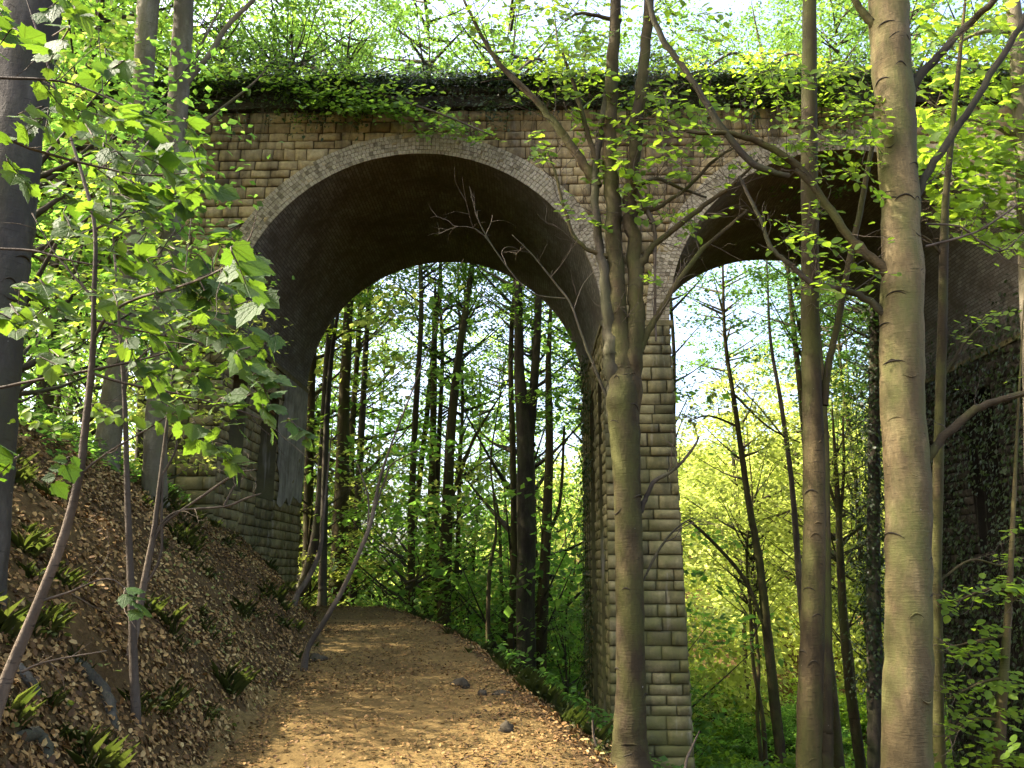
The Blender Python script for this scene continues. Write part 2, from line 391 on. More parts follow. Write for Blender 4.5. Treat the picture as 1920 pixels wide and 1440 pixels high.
# spandrel wall
def rmin(u, z): return min(math.hypot(u-c, max(z-ZS, 0)) for c in CXS)
def keep(a, b, z0, z1):
    return max(rmin(a, z1), rmin(b, z1), rmin(a, z0), rmin(b, z0)) > RR+.10
def fix(U, V):
    U = U.copy(); V = V.copy()
    for c in CXS:
        dx = U-c; dz = np.maximum(V-ZS, 0); r = np.hypot(dx, dz)+1e-6; k = r < RR+.09
        U = np.where(k, c+dx*(RR+.09)/r, U); V = np.where(k & (V > ZS), ZS+dz*(RR+.09)/r, V)
    return U, V
front = lambda u, z, d: np.stack([u, YN-d, z], -1)
mb = MB(); UL, UR = PXS[0]-.8, PXS[-1]+.8
masonry(mb, UL, UR, ZS, ZTOP, front, keep=keep, fix=fix, seed=3)
# mortar backing front and back, and the deck
def backing(mb, Y):
    x = np.unique(np.concatenate([np.linspace(UL, UR, 40)]+[c+(RR+.03)*np.cos(np.linspace(0, math.pi, 41)) for c in CXS]))
    zb = np.full_like(x, ZS)
    for c in CXS:
        k = np.abs(x-c) < RR+.03; zb[k] = ZS+np.sqrt(np.maximum((RR+.03)**2-(x[k]-c)**2, 0))
    v = np.concatenate([np.stack([x, np.full_like(x, Y), zb], -1), np.stack([x, np.full_like(x, Y), np.full_like(x, ZTOP)], -1)])
    n = len(x); i = np.arange(n-1); mb.add(v, [np.stack([i, i+1, i+n+1, i+n], -1)], .3)
backing(mb, YN+.03); backing(mb, YF)
mb.add([(UL, YN+.03, ZTOP), (UR, YN+.03, ZTOP), (UR, YF, ZTOP), (UL, YF, ZTOP)], [[[0, 1, 2, 3]]], .2)
mb.build('spandrel_wall', ST_FACE, VIA)
# arch rings: five rings of headers
def box8(mb, c8, tint): mb.add(c8, [[[0, 1, 2, 3], [7, 6, 5, 4], [0, 4, 5, 1], [1, 5, 6, 2], [2, 6, 7, 3], [3, 7, 4, 0]]], tint)
for k, c in zip(KS, CXS):
    mb = MB(); rs = np.random.default_rng(40+k)
    for j in range(5):
        r0 = RR+RT/5*j+.005; r1 = RR+RT/5*(j+1)-.005; nb = int(math.pi*r0/.098); ph = rs.random()
        for q in range(nb):
            a0 = math.pi*(q+.08)/nb; a1 = math.pi*(q+.92)/nb; y0 = YN-.055-rs.uniform(0, .016)
            v = [(c+r*math.cos(a), y, ZS+r*math.sin(a)) for y in (y0, YN+.05) for r, a in ((r0, a0), (r1, a0), (r1, a1), (r0, a1))]
            box8(mb, v, np.clip(rs.normal(.5, .27), 0, 1))
    a = np.linspace(0, math.pi, 73); v = []
    for r in (RR+.004, RR+RT):
        v += [(c+r*math.cos(t), YN-.045, ZS+r*math.sin(t)) for t in a]
    i = np.arange(72); mb.add(v, [np.stack([i, i+73, i+74, i+1], -1)], 0)
    v = [(c+(RR+RT)*math.cos(t), y, ZS+(RR+RT)*math.sin(t)) for y in (YN-.045, YN+.03) for t in a]
    mb.add(v, [np.stack([i, i+1, i+74, i+73], -1)], .1)
    mb.build('arch_ring', ST_RING, VIA, smooth=False)
    # barrel
    mb = MB(); a = np.linspace(0, math.pi, 65); ys_ = np.linspace(YN-.05, YF+.05, 15); v = []; uv = []
    for y in ys_:
        rad = RR+.02*fbm(a*3, a*0+y*.8, 6)
        v.append(np.stack([c+rad*np.cos(a), np.full_like(a, y), ZS+rad*np.sin(a)], -1)); uv.append(np.stack([np.full_like(a, y-YN+10), a*RR], -1))
    n = 65; i = np.arange(14)[:, None]*n+np.arange(n-1)
    mb.add(np.concatenate(v), [np.stack([i, i+n, i+n+1, i+1], -1).reshape(-1, 4)], .5, np.concatenate(uv))
    mb.build('barrel_vault', SOFFIT, VIA)
# piers
NI = [(18.95, 20.0), (21.2, 22.7)]
for j, px in enumerate(PXS):
    zb = min(float(ground(px-1, YN)), float(ground(px+1, YN)), float(ground(px+1, YF)))-.5
    nt = ZS-.9
    nb_ = max(zb+1.2, float(ground(px+.9, YN))+.9 if j == 1 else zb+3)
    root = VIA; mb = MB()
    sc = lambda u, z: px+u*phalf(z)/.8
    masonry(mb, -.8, .8, zb, ZS-.05, lambda u, z, d: np.stack([sc(u, z), YN-d, z], -1), ch=(.2, .34), bl=(.35, .75), relief=(.02, .075), seed=60+j)
    for s in (-1, 1):
        side = lambda u, z, d: np.stack([px+s*(phalf(z)+d), u, z], -1)
        ed = [YN]+[q for nn in NI for q in nn]+[YF]
        for b in range(0, len(ed), 2):
            masonry(mb, ed[b], ed[b+1], zb, ZS-.05, side, ch=(.22, .3), bl=(.3, .6), relief=(.01, .04), seed=80+j*10+b+s)
        for (a0, a1) in NI:
            masonry(mb, a0, a1, zb, nb_, side, ch=(.22, .3), bl=(.3, .6), relief=(.01, .04), seed=90+j+s)
            masonry(mb, a0, a1, nt, ZS-.05, side, ch=(.22, .3), bl=(.3, .6), relief=(.01, .04), seed=95+j+s)
            # recess: back, two cheeks, sill, head
            xo = lambda z: px+s*phalf(z); xi = px+s*.22
            v = [(xi, a0, nb_), (xi, a1, nb_), (xi, a1, nt), (xi, a0, nt), (xo(nb_), a0, nb_), (xo(nb_), a1, nb_), (xo(nt), a1, nt), (xo(nt), a0, nt)]
            mb.add(v, [[[0, 1, 2, 3], [0, 4, 5, 1], [1, 5, 6, 2], [2, 6, 7, 3], [3, 7, 4, 0]]], .1)
    # core behind the blocks and the back
    w0, w1 = phalf(zb), phalf(ZS)
    v = [(px-w0, YF, zb), (px+w0, YF, zb), (px+w1, YF, ZS), (px-w1, YF, ZS)]
    mb.add(v, [[[0, 1, 2, 3]]], .3)
    v = [(px-w0+.02, YN+.025, zb), (px+w0-.02, YN+.025, zb), (px+w1-.02, YN+.025, ZS), (px-w1+.02, YN+.025, ZS)]
    mb.add(v, [[[0, 1, 2, 3]]], .1)
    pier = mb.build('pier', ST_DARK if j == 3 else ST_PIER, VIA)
    # impost band
    mb = MB()
    for s in (-1, 1):
        x0, x1 = px, px+s*.86
        z0, z1 = ZS-.07, ZS+.06
        v = [(x, y, z) for z in (z0, z1) for x, y in ((x0, YN-.07), (x1, YN-.07), (x1, YF+.05), (x0, YF+.05))]
        mb.add(v, [[[0, 1, 5, 4], [1, 2, 6, 5], [2, 3, 7, 6], [0, 3, 2, 1]]], .3)
    mb.build('impost', ST_PIER, pier, False)
    # patch of old render on the rear half of the inner face (near pier of the path)
    if j == 1:
        mb = MB(); uu = np.linspace(22.8, YF-.02, 14); zz = np.linspace(2.2, ZS-.08, 16)
        U, Z = np.meshgrid(uu, zz); U = U+(.45*fbm(Z*1.1, U*0, 4)+.2*fbm(Z*4, U*0, 14))*(U < 23); Z = Z+(.6*fbm(U*1.2, U*0, 8)+.25*fbm(U*5, U*0, 18))*(Z < 2.4)
        X = px+phalf(Z)+.055+.02*fbm(U*2, Z*2, 5)
        n = 14; i = np.arange(15)[:, None]*n+np.arange(n-1)
        mb.add(np.stack([X, U, Z], -1).reshape(-1, 3), [np.stack([i, i+1, i+n+1, i+n], -1).reshape(-1, 4)])
        tag(mb.build('render_patch', RENDER, pier), 'grey smooth old render covering the brickwork of the pier')
# string course and parapet
mb = MB(); rs = np.random.default_rng(5); x = UL
while x < UR:
    w = rs.uniform(.7, 1.1); y0 = YN-.17-rs.uniform(0, .015); z0 = ZTOP+rs.normal(0, .006); z1 = z0+.2
    v = [(a, y, z) for y in (y0, YN+.3) for a, z in ((x+.006, z0), (x+w-.006, z0), (x+w-.006, z1), (x+.006, z1))]
    box8(mb, v, rs.random()); x += w
mb.build('string_course', ST_DARK, VIA, False)
mb = MB()
masonry(mb, UL, UR, ZTOP+.19, 12.42, front, ch=(.2, .27), bl=(.35, .7), relief=(.01, .05), seed=9)
for Y0, Y1 in ((YN+.02, YN+.42), (YF-.42, YF)):
    v = [(x, y, z) for z in (ZTOP+.01, 12.45) for x, y in ((UL, Y0), (UR, Y0), (UR, Y1), (UL, Y1))]
    mb.add(v, [[[0, 1, 5, 4], [1, 2, 6, 5], [2, 3, 7, 6], [3, 0, 4, 7], [4, 5, 6, 7]]], .2)
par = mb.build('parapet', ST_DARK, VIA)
mb = MB(); x = UL
while x < UR:
    w = rs.uniform(.8, 1.2); z0 = 12.42+rs.normal(0, .008); z1 = z0+.16
    v = [(a, y, z) for y in (YN-.08, YN+.5) for a, z in ((x+.008, z0), (x+w-.008, z0), (x+w-.008, z1), (x+.008, z1))]
    box8(mb, v, rs.random()); x += w
mb.build('coping', ST_DARK, par, False)

# ------------------------------------------------------------------ twigs and sprays
def twig(mb, p, d, L, r, rs, ends=None, lev=1, droop=0.0, tint=.5):
    n = 6; pts = [np.array(p, float)]; d = unit(np.array(d, float))
    for k in range(n-1):
        d = unit(d+rs.normal(0, .24, 3)+np.array([0, 0, -droop/n])); pts.append(pts[-1]+d*L/(n-1))
    tube(mb, pts, np.linspace(r, r*.3, n), 4 if r < .006 else 5, 2, 0, tint)
    if ends is not None: ends.extend([(q, d) for q in pts[2:]])
    if lev > 0:
        for k in range(1, n-1):
            if rs.random() < .75:
                e = unit(np.cross(d, rdir(1, rs)[0])*1.0+d*.9)
                twig(mb, pts[k], e, L*rs.uniform(.35, .6), r*.55, rs, ends, lev-1, droop, tint)
def limb_twigs(mb, pts, rad, n, L, r, seed, ends=None, lev=1, lo=.2, up_=.25, side=None):
    rs = np.random.default_rng(seed); m = len(pts)
    for k in range(n):
        i = int(rs.uniform(lo, .98)*(m-1)); T = unit(pts[min(i+1, m-1)]-pts[i-1])
        e = unit(np.cross(T, rdir(1, rs)[0])+T*rs.uniform(.3, 1.0)+np.array([0, 0, up_]))
        twig(mb, pts[i], e, L*rs.uniform(.5, 1.3), r, rs, ends, lev)
def spray_leaves(mb, ends, per, size, shape, seed, spread=.06, tiltc=.5):
    rs = np.random.default_rng(seed)
    if not ends: return
    C = np.array([e[0] for e in ends]); D = np.array([e[1] for e in ends])
    C = np.repeat(C, per, 0)+rs.normal(0, spread, (len(C)*per, 3)); D = np.repeat(D, per, 0)
    N = unit(np.array([0, -.35*tiltc, 1.0])+rs.normal(0, .38, C.shape))
    T = unit(D+rs.normal(0, .8, C.shape)+np.array([0, 0, -.25]))
    leaves(mb, C, N, T, size*rs.uniform(.6, 1.2, len(C)), shape, rs=rs)

# ------------------------------------------------------------------ tree templates for the wood
def crown_mesh(name, seed, z0, z1, rmax, nsp, nl, ls, mat, limbs=None):
    rs = np.random.default_rng(seed); mb = MB(); lb = MB()
    for k in range(nsp):
        t = rs.beta(1.15, .95); z = z0+(z1-z0)*t; prof = rmax*(math.sin(math.pi*min(1, .12+.88*(1-t)**.75))**.6)*.98+.5
        az = rs.uniform(0, 2*math.pi); ro = prof*rs.uniform(.1, 1)**.6
        c = np.array([math.cos(az)*ro, math.sin(az)*ro, z]); o = np.array([math.cos(az), math.sin(az), 0]); s = np.array([-o[1], o[0], 0])
        Lx = rs.uniform(.7, 1.5); Ly = Lx*rs.uniform(.35, .7); tilt = rs.normal(-.1, .22)
        m = int(nl*rs.uniform(.5, 1.5)); a = rs.normal(0, .5, m)*Lx; b = rs.normal(0, .5, m)*Ly
        C = c+a[:, None]*(o+np.array([0, 0, tilt]))+b[:, None]*s+np.array([0, 0, 1])*(rs.normal(0, .10, m)-.06*a*a)[:, None]
        N = unit(np.array([0, 0, 1.0])+rs.normal(0, .45, (m, 3))); T = unit(o+rs.normal(0, .8, (m, 3)))
        tn = np.clip(rs.random()*.5+rs.random(m)*.5, 0, 1)
        leaves(mb, C, N, T, ls*rs.uniform(.6, 1.3, m), 'dia', tn, rs=rs)
        if k % 2 == 0:
            zs = z-rs.uniform(.6, 1.8)-ro*.25; h = np.array([0, 0, max(zs, z0*.6)])
            tube(lb, [h, h*.5+c*.5+np.array([0, 0, -.25]), c+o*.4], [.035+.012*ro, .022, .006], 4, 3, 0, .5, 0, rs)
    return mb.mesh(name, mat), lb.mesh('branch_sprays', BK_DARK)
def trunk_mesh(seed, h, r, mat):
    rs = np.random.default_rng(seed); mb = MB(); n = 9; z = np.linspace(-.8, h, n)
    pts = np.stack([np.cumsum(rs.normal(0, .10, n)), np.cumsum(rs.normal(0, .10, n)), z], -1); pts[:, :2] -= pts[1, :2]
    tube(mb, pts, r*(1.12-np.linspace(0, 1, n)**1.2)*np.r_[1.45, np.ones(n-1)], 9, 4, .06, .5, 0, rs)
    return mb.mesh('trunk', mat)
CR = []
for k in range(4):
    CR.append(crown_mesh('crown', 100+k, 4.5+k*.7, 23-k*.8, [3.6, 4.2, 3.2, 4.6][k], 112, 62, .165, L_WOOD))
TRK = [trunk_mesh(200+k, 21.5-k*.7, [.11, .13, .10, .15][k], BK_DARK if k == 1 else BK_MOSS) for k in range(4)]
CHI = [crown_mesh('crown', 150+k, 13.5, 27, 4.4, 105, 68, .15, L_CAN) for k in range(2)]
THI = [trunk_mesh(210+k, 25, [.15, .12][k], BK_MOSS) for k in range(2)]
CRN = [crown_mesh('crown', 160+k, 4.5, 22, [3.6, 4.4][k], 130, 66, .115, L_CAN) for k in range(2)]
trunk_mid = trunk_mesh(230, 12.5, .075, BK_MOSS)
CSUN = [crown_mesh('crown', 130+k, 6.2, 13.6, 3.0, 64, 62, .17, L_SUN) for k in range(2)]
def link(name, me, parent, mat=None):
    o = bpy.data.objects.new(name, me); COL.objects.link(o); o.parent = parent; return o
def wood_tree(X, Y, k, s, rz, label, group, crown=None, trunk=None, name='beech_tree', cat='tree', dz=0):
    t = empty(name, (X, Y, float(ground(X, Y))-.05+dz), label, cat, group, rz, s)
    link('trunk', TRK[k] if trunk is None else trunk, t); c = CR[k] if crown is None else crown
    link('branch_sprays', c[1], t); link('crown', c[0], t); return t
rs = np.random.default_rng(77)
GB = 'slender trees of the wood behind the viaduct'
LB = 'slender dark trunked tree of the leafy wood behind the viaduct'
spots = []
for _ in range(9000):
    Y = rs.uniform(28.5, 60); u = rs.uniform(-.70, .70); X = u*Y
    if abs(X-float(pcx(Y))) < 1.9 and Y < 45: continue
    if -.26 < u < .13 and Y < 36: continue
    hi = u > .13
    if all((X-a)**2+(Y-b)**2 > (5.6 if hi else (5.4 if u > -.26 else 4.2))**2 for a, b, c in spots): spots.append((X, Y, hi))
    if len(spots) >= 36: break
for i, (X, Y, hi) in enumerate(spots):
    if hi: wood_tree(X, Y, i % 2, rs.uniform(1.15, 1.4), rs.uniform(0, 6.28), 'tall thin tree of the sunlit valley with its crown high above the viaduct', 'tall trees of the valley beyond the viaduct', CHI[i % 2], THI[i % 2], 'valley_tree')
    else: wood_tree(X, Y, i % 4, rs.uniform(1.0, 1.4), rs.uniform(0, 6.28), LB, GB)

hs = []
for _ in range(4000):
    Y = rs.uniform(28, 38); u = rs.uniform(-.40, .62); X = u*Y
    if .10 < u < .44: continue
    if all((X-a)**2+(Y-b)**2 > 3.6**2 for a, b in hs): hs.append((X, Y))
    if len(hs) >= 14: break
for i, (X, Y) in enumerate(hs):
    wood_tree(X, Y, i % 2, rs.uniform(1.0, 1.25), rs.uniform(0, 6.28), 'slim bare stemmed tree close behind the viaduct, its leafy crown rising above the parapet', 'slim trees whose crowns rise above the parapet', CHI[i % 2], THI[i % 2], 'slender_tree')
ms = []
for _ in range(4000):
    Y = rs.uniform(37, 50); u = rs.uniform(.255, .44); X = u*Y
    if all((X-a)**2+(Y-b)**2 > 3.2**2 for a, b in ms): ms.append((X, Y))
    if len(ms) >= 7: break
for i, (X, Y) in enumerate(ms):
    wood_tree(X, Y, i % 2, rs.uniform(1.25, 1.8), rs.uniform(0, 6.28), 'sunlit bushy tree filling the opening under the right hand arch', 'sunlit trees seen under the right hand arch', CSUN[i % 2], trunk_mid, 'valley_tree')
CLO = [crown_mesh('crown', 170+k, .6, 7.5-k, 2.3, 46, 44, .16, [L_SHR, L_SUN, L_SHR][k]) for k in range(3)]
TLO = [trunk_mesh(220+k, 6.8-k, .045, BK_MOSS) for k in range(3)]
CLD = [crown_mesh('crown', 190+k, .3, 6.5-k, 2.2, 50, 60, .13, L_CAN) for k in range(3)]
us = []
for _ in range(5000):
    Y = rs.uniform(28, 52); u = rs.uniform(-.46, .16); X = u*Y
    if abs(X-float(pcx(Y))) < 2.0 and Y < 38: continue
    if all((X-a)**2+(Y-b)**2 > 2.7**2 for a, b in us): us.append((X, Y))
    if len(us) >= 44: break
us2 = []
for _ in range(5000):
    Y = rs.uniform(31, 54); u = rs.uniform(-.42, .12); X = u*Y
    if abs(X-float(pcx(Y))) < 2.0 and Y < 38: continue
    if all((X-a)**2+(Y-b)**2 > 3.4**2 for a, b in us2): us2.append((X, Y))
    if len(us2) >= 26: break
for i, (X, Y) in enumerate(us2):
    wood_tree(X, Y, i % 3, rs.uniform(1.6, 2.5), rs.uniform(0, 6.28), 'mid height bright leaved beech between the dark trunks beyond the arch', 'mid height beeches beyond the arch', CLO[i % 3], TLO[i % 3], 'understorey_beech', 'young tree')
for i, (X, Y) in enumerate(us):
    wood_tree(X, Y, i % 3, rs.uniform(.75, 1.3), rs.uniform(0, 6.28), 'low young beech with tiers of bright leaves under the tall trees beyond the arch', 'young beeches of the understorey beyond the arch', CLO[i % 3], TLO[i % 3], 'young_beech', 'young tree')

# named trees behind, trunk drawn where the photo shows it
def px_tree(name, label, stems, Y, mat, crown=None, cs=1.0, group=None, cat='tree', twn=0, tl=1.2, seed=1, n=9, flare=1.35, leafmat=None, leafsz=.12, per=2, root=True, cz=0, tip=True, scars=0, lshape='dia'):
    pts, rad = pxpts(stems[0], Y)
    if root: pts, rad = rooted(pts, rad, flare)
    gp = np.array([pts[-1][0], pts[-1][1], float(ground(pts[-1][0], pts[-1][1]))])
    t = empty(name, gp, label, cat, group); t.matrix_basis = Matrix.Translation(t.location)
    top = pts[0].copy(); mb = MB(); r_ = np.random.default_rng(seed)
    if crown is None and root and tip:
        dd = unit(pts[0]-pts[1]); pts, rad = [top+dd*2.4, top+dd*1.3]+pts, [.004, rad[0]*.55]+rad
    if crown is not None: pts, rad = [top+np.array([.2, .1, 13*cs-cz]), top+np.array([.1, .1, (13*cs-cz)*.5])]+pts, [.02, rad[0]*.6]+rad
    a = tube(mb, pts, rad, n, 6, .08, .5, .03, r_)
    for q in range(scars):                      # old branch scars: dark raised eyebrows and short stubs round the bark
        i = int(r_.integers(8, len(a[0])-8)); f = r_.random(); c = a[0][i]*(1-f)+a[0][i+1]*f; rd = a[1][i]*1.0; az = r_.uniform(3.3, 6.1); w = r_.uniform(.25, .75); th = np.linspace(-w, w, 7)
        sag = r_.uniform(.02, .07)*(1 if r_.random() < .8 else -1)
        tube(mb, [c+np.array([math.cos(az+x)*rd, math.sin(az+x)*rd, sag*(1-(x/w)**2)]) for x in th], np.sin(np.linspace(.15, math.pi-.15, 7))*r_.uniform(.005, .012), 5, 2, 0, 0.0 if r_.random() < .7 else .5)
    mb.build('trunk', mat, t)
    ends = []
    for s in stems[1:]:
        pp, rr = pxpts(s, Y); lim = MB(); b = tube(lim, pp, rr, max(6, n-3), 5, .08, .5, .04, r_); lo = lim.build('limb', mat, t)
        if twn:
            tm = MB(); limb_twigs(tm, b[0], b[1], twn, tl, .009*tl, seed+len(s), ends, 1, .1); tm.build('twig_sprays', BK_TWIG, lo)
    if leafmat and ends:
        lm = MB(); spray_leaves(lm, ends, per, leafsz, lshape, seed+5); lm.build('leaves', leafmat, t)
    if crown is not None:
        c = bpy.data.objects.new('crown', crown[0]); COL.objects.link(c); c.parent = t
        c.matrix_parent_inverse = Matrix.Translation(-t.location)
        c.location = (float(top[0]), float(top[1]), float(top[2])-cz); c.scale = (cs,)*3; c.rotation_euler = (0, 0, seed*1.7)
    return t, a, ends
BT = [ # label, Y, stems top->bottom
 ('tall dark tree nearest the rear edge of the shaded pier', 30, [[(592, 560, 12), (585, 700, 15), (580, 850, 17), (576, 1040, 18)]]),
 ('slim reddish tree leaning right beside the rear of the shaded pier', 29, [[(625, 560, 10), (612, 700, 14), (606, 850, 17), (596, 980, 19), (575, 1080, 22), (556, 1115, 24)]]),
 ('thick dark tree standing at the head of the path', 31, [[(655, 560, 16), (645, 760, 22), (640, 930, 28), (634, 1085, 34)]]),
 ('thin dark pole tree right of the thick one at the path head', 33, [[(690, 580, 9), (678, 800, 13), (668, 1000, 15), (662, 1105, 16)]]),
 ('thin upright tree in the gap above the path crest', 38, [[(822, 560, 8), (800, 780, 10), (775, 1000, 12), (760, 1150, 13)]]),
 ('straight dark tree just left of the pale mossy trunk beyond the path', 36, [[(815, 600, 10), (812, 800, 13), (806, 1000, 15), (797, 1160, 16)]]),
 ('grey barked tree with a kink, dark at its foot, beyond the path edge', 31, [[(882, 520, 10), (862, 650, 14), (846, 800, 18), (838, 960, 22), (832, 1180, 27)], [(848, 930, 8), (885, 830, 6), (920, 770, 4), (945, 730, 2), (965, 690, .6)]]),
 ('stout near black tree forking into two stems under the arch', 28, [[(972, 560, 16), (974, 700, 20), (984, 820, 32), (986, 1000, 36), (986, 1265, 38)], [(986, 900, 20), (990, 840, 20), (1000, 740, 17), (1008, 600, 14), (1014, 440, 10), (1018, 300, 3)]]),
 ('mossy lighter trunk right of the black forked tree', 29, [[(1028, 700, 12), (1030, 850, 16), (1022, 1050, 20), (1012, 1280, 24)], [(1028, 1000, 8), (1050, 940, 6), (1058, 800, 5)]]),
 ('crooked very thin sapling between the path edge and black forked tree', 26, [[(925, 930, 3), (930, 1000, 5), (917, 1080, 8), (915, 1225, 9)]]),
]
for i, (lb, Y, st) in enumerate(BT):
    px_tree('beech_tree', lb, st, Y, BK_DARK if i in (1, 3, 7) else BK_MOSS, CR[i % 4] if i % 2 == 0 else None, .8, 'trees standing just beyond the middle arch', seed=300+i, cz=6.0, twn=5 if i in (6, 8) else 0, leafmat=L_BEECH)
RTR = [
 ('thin dark tree leaning left in the sunlit opening right of the pier', 27, [[(1360, 640, 7), (1378, 760, 9), (1402, 930, 12), (1425, 1060, 15), (1440, 1200, 18), (1456, 1345, 20)], [(1430, 1165, 10), (1395, 1085, 8), (1340, 1020, 7), (1292, 975, 5)], [(1385, 800, 5), (1330, 780, 4), (1290, 790, 2)], [(1372, 735, 5), (1440, 800, 4), (1500, 830, 3)]]),
 ('thin pinkish tree leaning left behind the slim mossy trunk', 33, [[(1445, 640, 6), (1465, 760, 8), (1484, 900, 10), (1497, 1060, 12), (1508, 1200, 13)], [(1470, 820, 4), (1420, 760, 3), (1380, 720, 2)]]),
 ('grey speckled tree half hidden by the slim mossy trunk', 20, [[(1545, 780, 14), (1548, 1000, 18), (1549, 1340, 26)]]),
 ('small forked grey tree standing in the bright undergrowth', 28, [[(1566, 860, 7), (1572, 960, 11), (1578, 1100, 15), (1586, 1220, 17), (1600, 1330, 20)], [(1572, 960, 7), (1552, 900, 6), (1548, 850, 5)], [(1575, 980, 7), (1582, 880, 6), (1580, 780, 4)]]),
]
for i, (lb, Y, st) in enumerate(RTR):
    px_tree('valley_tree', lb, st, Y, BK_TWIG if i == 1 else BK_MOSS, CHI[i % 2] if i != 3 else None, .75, cz=4.5, group='thin trees in the sunlit valley opening', seed=340+i, twn=8, tl=1.3, leafmat=L_SUN, leafsz=.13, per=2, lshape='oval')

# ivy clad tree behind the big sunlit beech
t, a, _ = px_tree('ivy_clad_tree', 'tree sheathed in dark glossy ivy close behind the big sunlit beech', [[(1640, 480, 16), (1640, 700, 20), (1638, 1000, 24), (1640, 1250, 28)]], 26.2, BK_DARK, None, seed=360)
mb = MB(); r_ = np.random.default_rng(361); m = 5200; ht = r_.uniform(-3.5, 9.5, m)+0*1.0; hz = a[0][:, 2][::-1]; C0 = np.stack([np.interp(ht, hz, a[0][::-1, q]) for q in range(3)], -1); az = r_.uniform(0, 6.28, m)
rr = np.abs(r_.normal(.2, .5, m))*(.7+.6*vn(ht*.9, az, 5)); C = C0+np.stack([np.cos(az)*rr, np.sin(az)*rr, r_.normal(0, .25, m)], -1)
leaves(mb, C, unit(np.stack([np.cos(az), np.sin(az), 0*az+.6], -1)+r_.normal(0, .4, (m, 3))), np.array([0, 0, -1.])+r_.normal(0, .5, (m, 3)), r_.uniform(.09, .17, m), 'dia', rs=r_)
mb.build('ivy', L_IVY, t)

# far sunlit woodland on the valley side: one mass
mb = MB(); r_ = np.random.default_rng(400)
for k in range(400):
    Y = r_.uniform(49, 122); X = r_.uniform(-.5, .85)*Y; z = float(ground(X, Y)); H = r_.uniform(7, 12); W = r_.uniform(2.2, 3.6); m = int(900-3.5*(Y-49))
    d = rdir(m, r_); q = r_.uniform(.55, 1, m)[:, None]; C = np.array([X, Y, z+H*.55])+d*q*np.array([W, W, H*.5])
    lump = fbm(C[:, 0]*.9+C[:, 1]*.5, C[:, 2]*.9, k, 2); keepm = lump > -.35
    C = C[keepm]; d = d[keepm]; mm = len(C)
    leaves(mb, C, unit(d*.5+np.array([0, -.2, .7])+r_.normal(0, .4, (mm, 3))), rdir(mm, r_), r_.uniform(.28, .55, mm)*(1+(Y-52)/110), 'dia', rs=r_)
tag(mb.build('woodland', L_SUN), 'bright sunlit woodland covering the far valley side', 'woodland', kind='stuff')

# ------------------------------------------------------------------ undergrowth in the valley
def shrub_mesh(seed, w, h, n, ls, mat):
    r_ = np.random.default_rng(seed); mb = MB(); sb = MB()
    for k in range(26):
        az = r_.uniform(0, 6.28); ro = w*r_.uniform(.1, 1)**.6; z = h*(1-(ro/w)**2*.6)*r_.uniform(.35, 1)
        c = np.array([math.cos(az)*ro, math.sin(az)*ro, z]); m = n//26
        C = c+r_.normal(0, 1, (m, 3))*np.array([.34, .34, .12])*w*.45
        C[:, 2] = np.maximum(C[:, 2], .02)
        leaves(mb, C, unit(np.array([0, 0, 1.])+r_.normal(0, .45, (m, 3))), np.array([math.cos(az), math.sin(az), 0])+r_.normal(0, .7, (m, 3)), ls*r_.uniform(.6, 1.3, m), 'oval', np.clip(r_.random()*.5+r_.random(m)*.5, 0, 1), rs=r_)
        if k % 2 == 0: tube(sb, [(0, 0, -.1), c*np.array([.5, .5, .6]), c], [.014, .01, .004], 4, 3)
    return mb.mesh('foliage', mat), sb.mesh('stem_sprays', BK_TWIG)
SHR = [shrub_mesh(500+k, [1.0, 1.3, .9][k], [1.3, 1.7, 2.0][k], 1250, .11, [L_SHR, L_SHR, L_BEECH][k]) for k in range(3)]
r_ = np.random.default_rng(510); sp = []
for _ in range(6000):
    Y = r_.uniform(19, 56); X = r_.uniform(.05, .56)*Y
    if YN-1.5 < Y < YF+1.5 and (abs(X-PXS[2]) < 2.3 or X > 11): continue
    if all((X-a)**2+(Y-b)**2 > 1.45**2 for a, b in sp): sp.append((X, Y))
    if len(sp) >= 165: break
for i, (X, Y) in enumerate(sp):
    t = empty('shrub', (X, Y, float(ground(X, Y))-.05), 'leafy green shrub among the bright undergrowth of the valley floor', 'shrub', 'shrubs of the valley undergrowth', r_.uniform(0, 6.28), r_.uniform(.9, 1.8))
    link('stem_sprays', SHR[i % 3][1], t); link('foliage', SHR[i % 3][0], t)
# low cover of leaves on the valley floor and on the bank behind
mb = MB(); r_ = np.random.default_rng(520)
m = 60000; Y = r_.uniform(17, 62, m); X = r_.uniform(-.1, .62, m)*Y; k = X > pcx(Y)+phw(Y)+1.2; X, Y = X[k], Y[k]
C = np.stack([X, Y, ground(X, Y)+r_.uniform(0, .75, len(X))**1.5], -1)
leaves(mb, C, unit(np.array([0, -.1, 1.])+r_.normal(0, .4, C.shape)), r_.normal(0, 1, C.shape), r_.uniform(.09, .22, len(X)), 'dia', rs=r_)
m = 15000; Y = r_.uniform(10, 34, m); X = -r_.uniform(.42, .85, m)*Y; k = X < pcx(Y)-phw(Y)-2.9; X, Y = X[k], Y[k]
C = np.stack([X, Y, ground(X, Y)+r_.uniform(0, .45, len(X))**1.4], -1)
leaves(mb, C, unit(np.array([0, -.1, 1.])+r_.normal(0, .4, C.shape)), r_.normal(0, 1, C.shape), r_.uniform(.06, .15, len(X)), 'dia', rs=r_)
tag(mb.build('undergrowth', L_SHR), 'low green ground cover beneath the trees', 'undergrowth', kind='stuff')

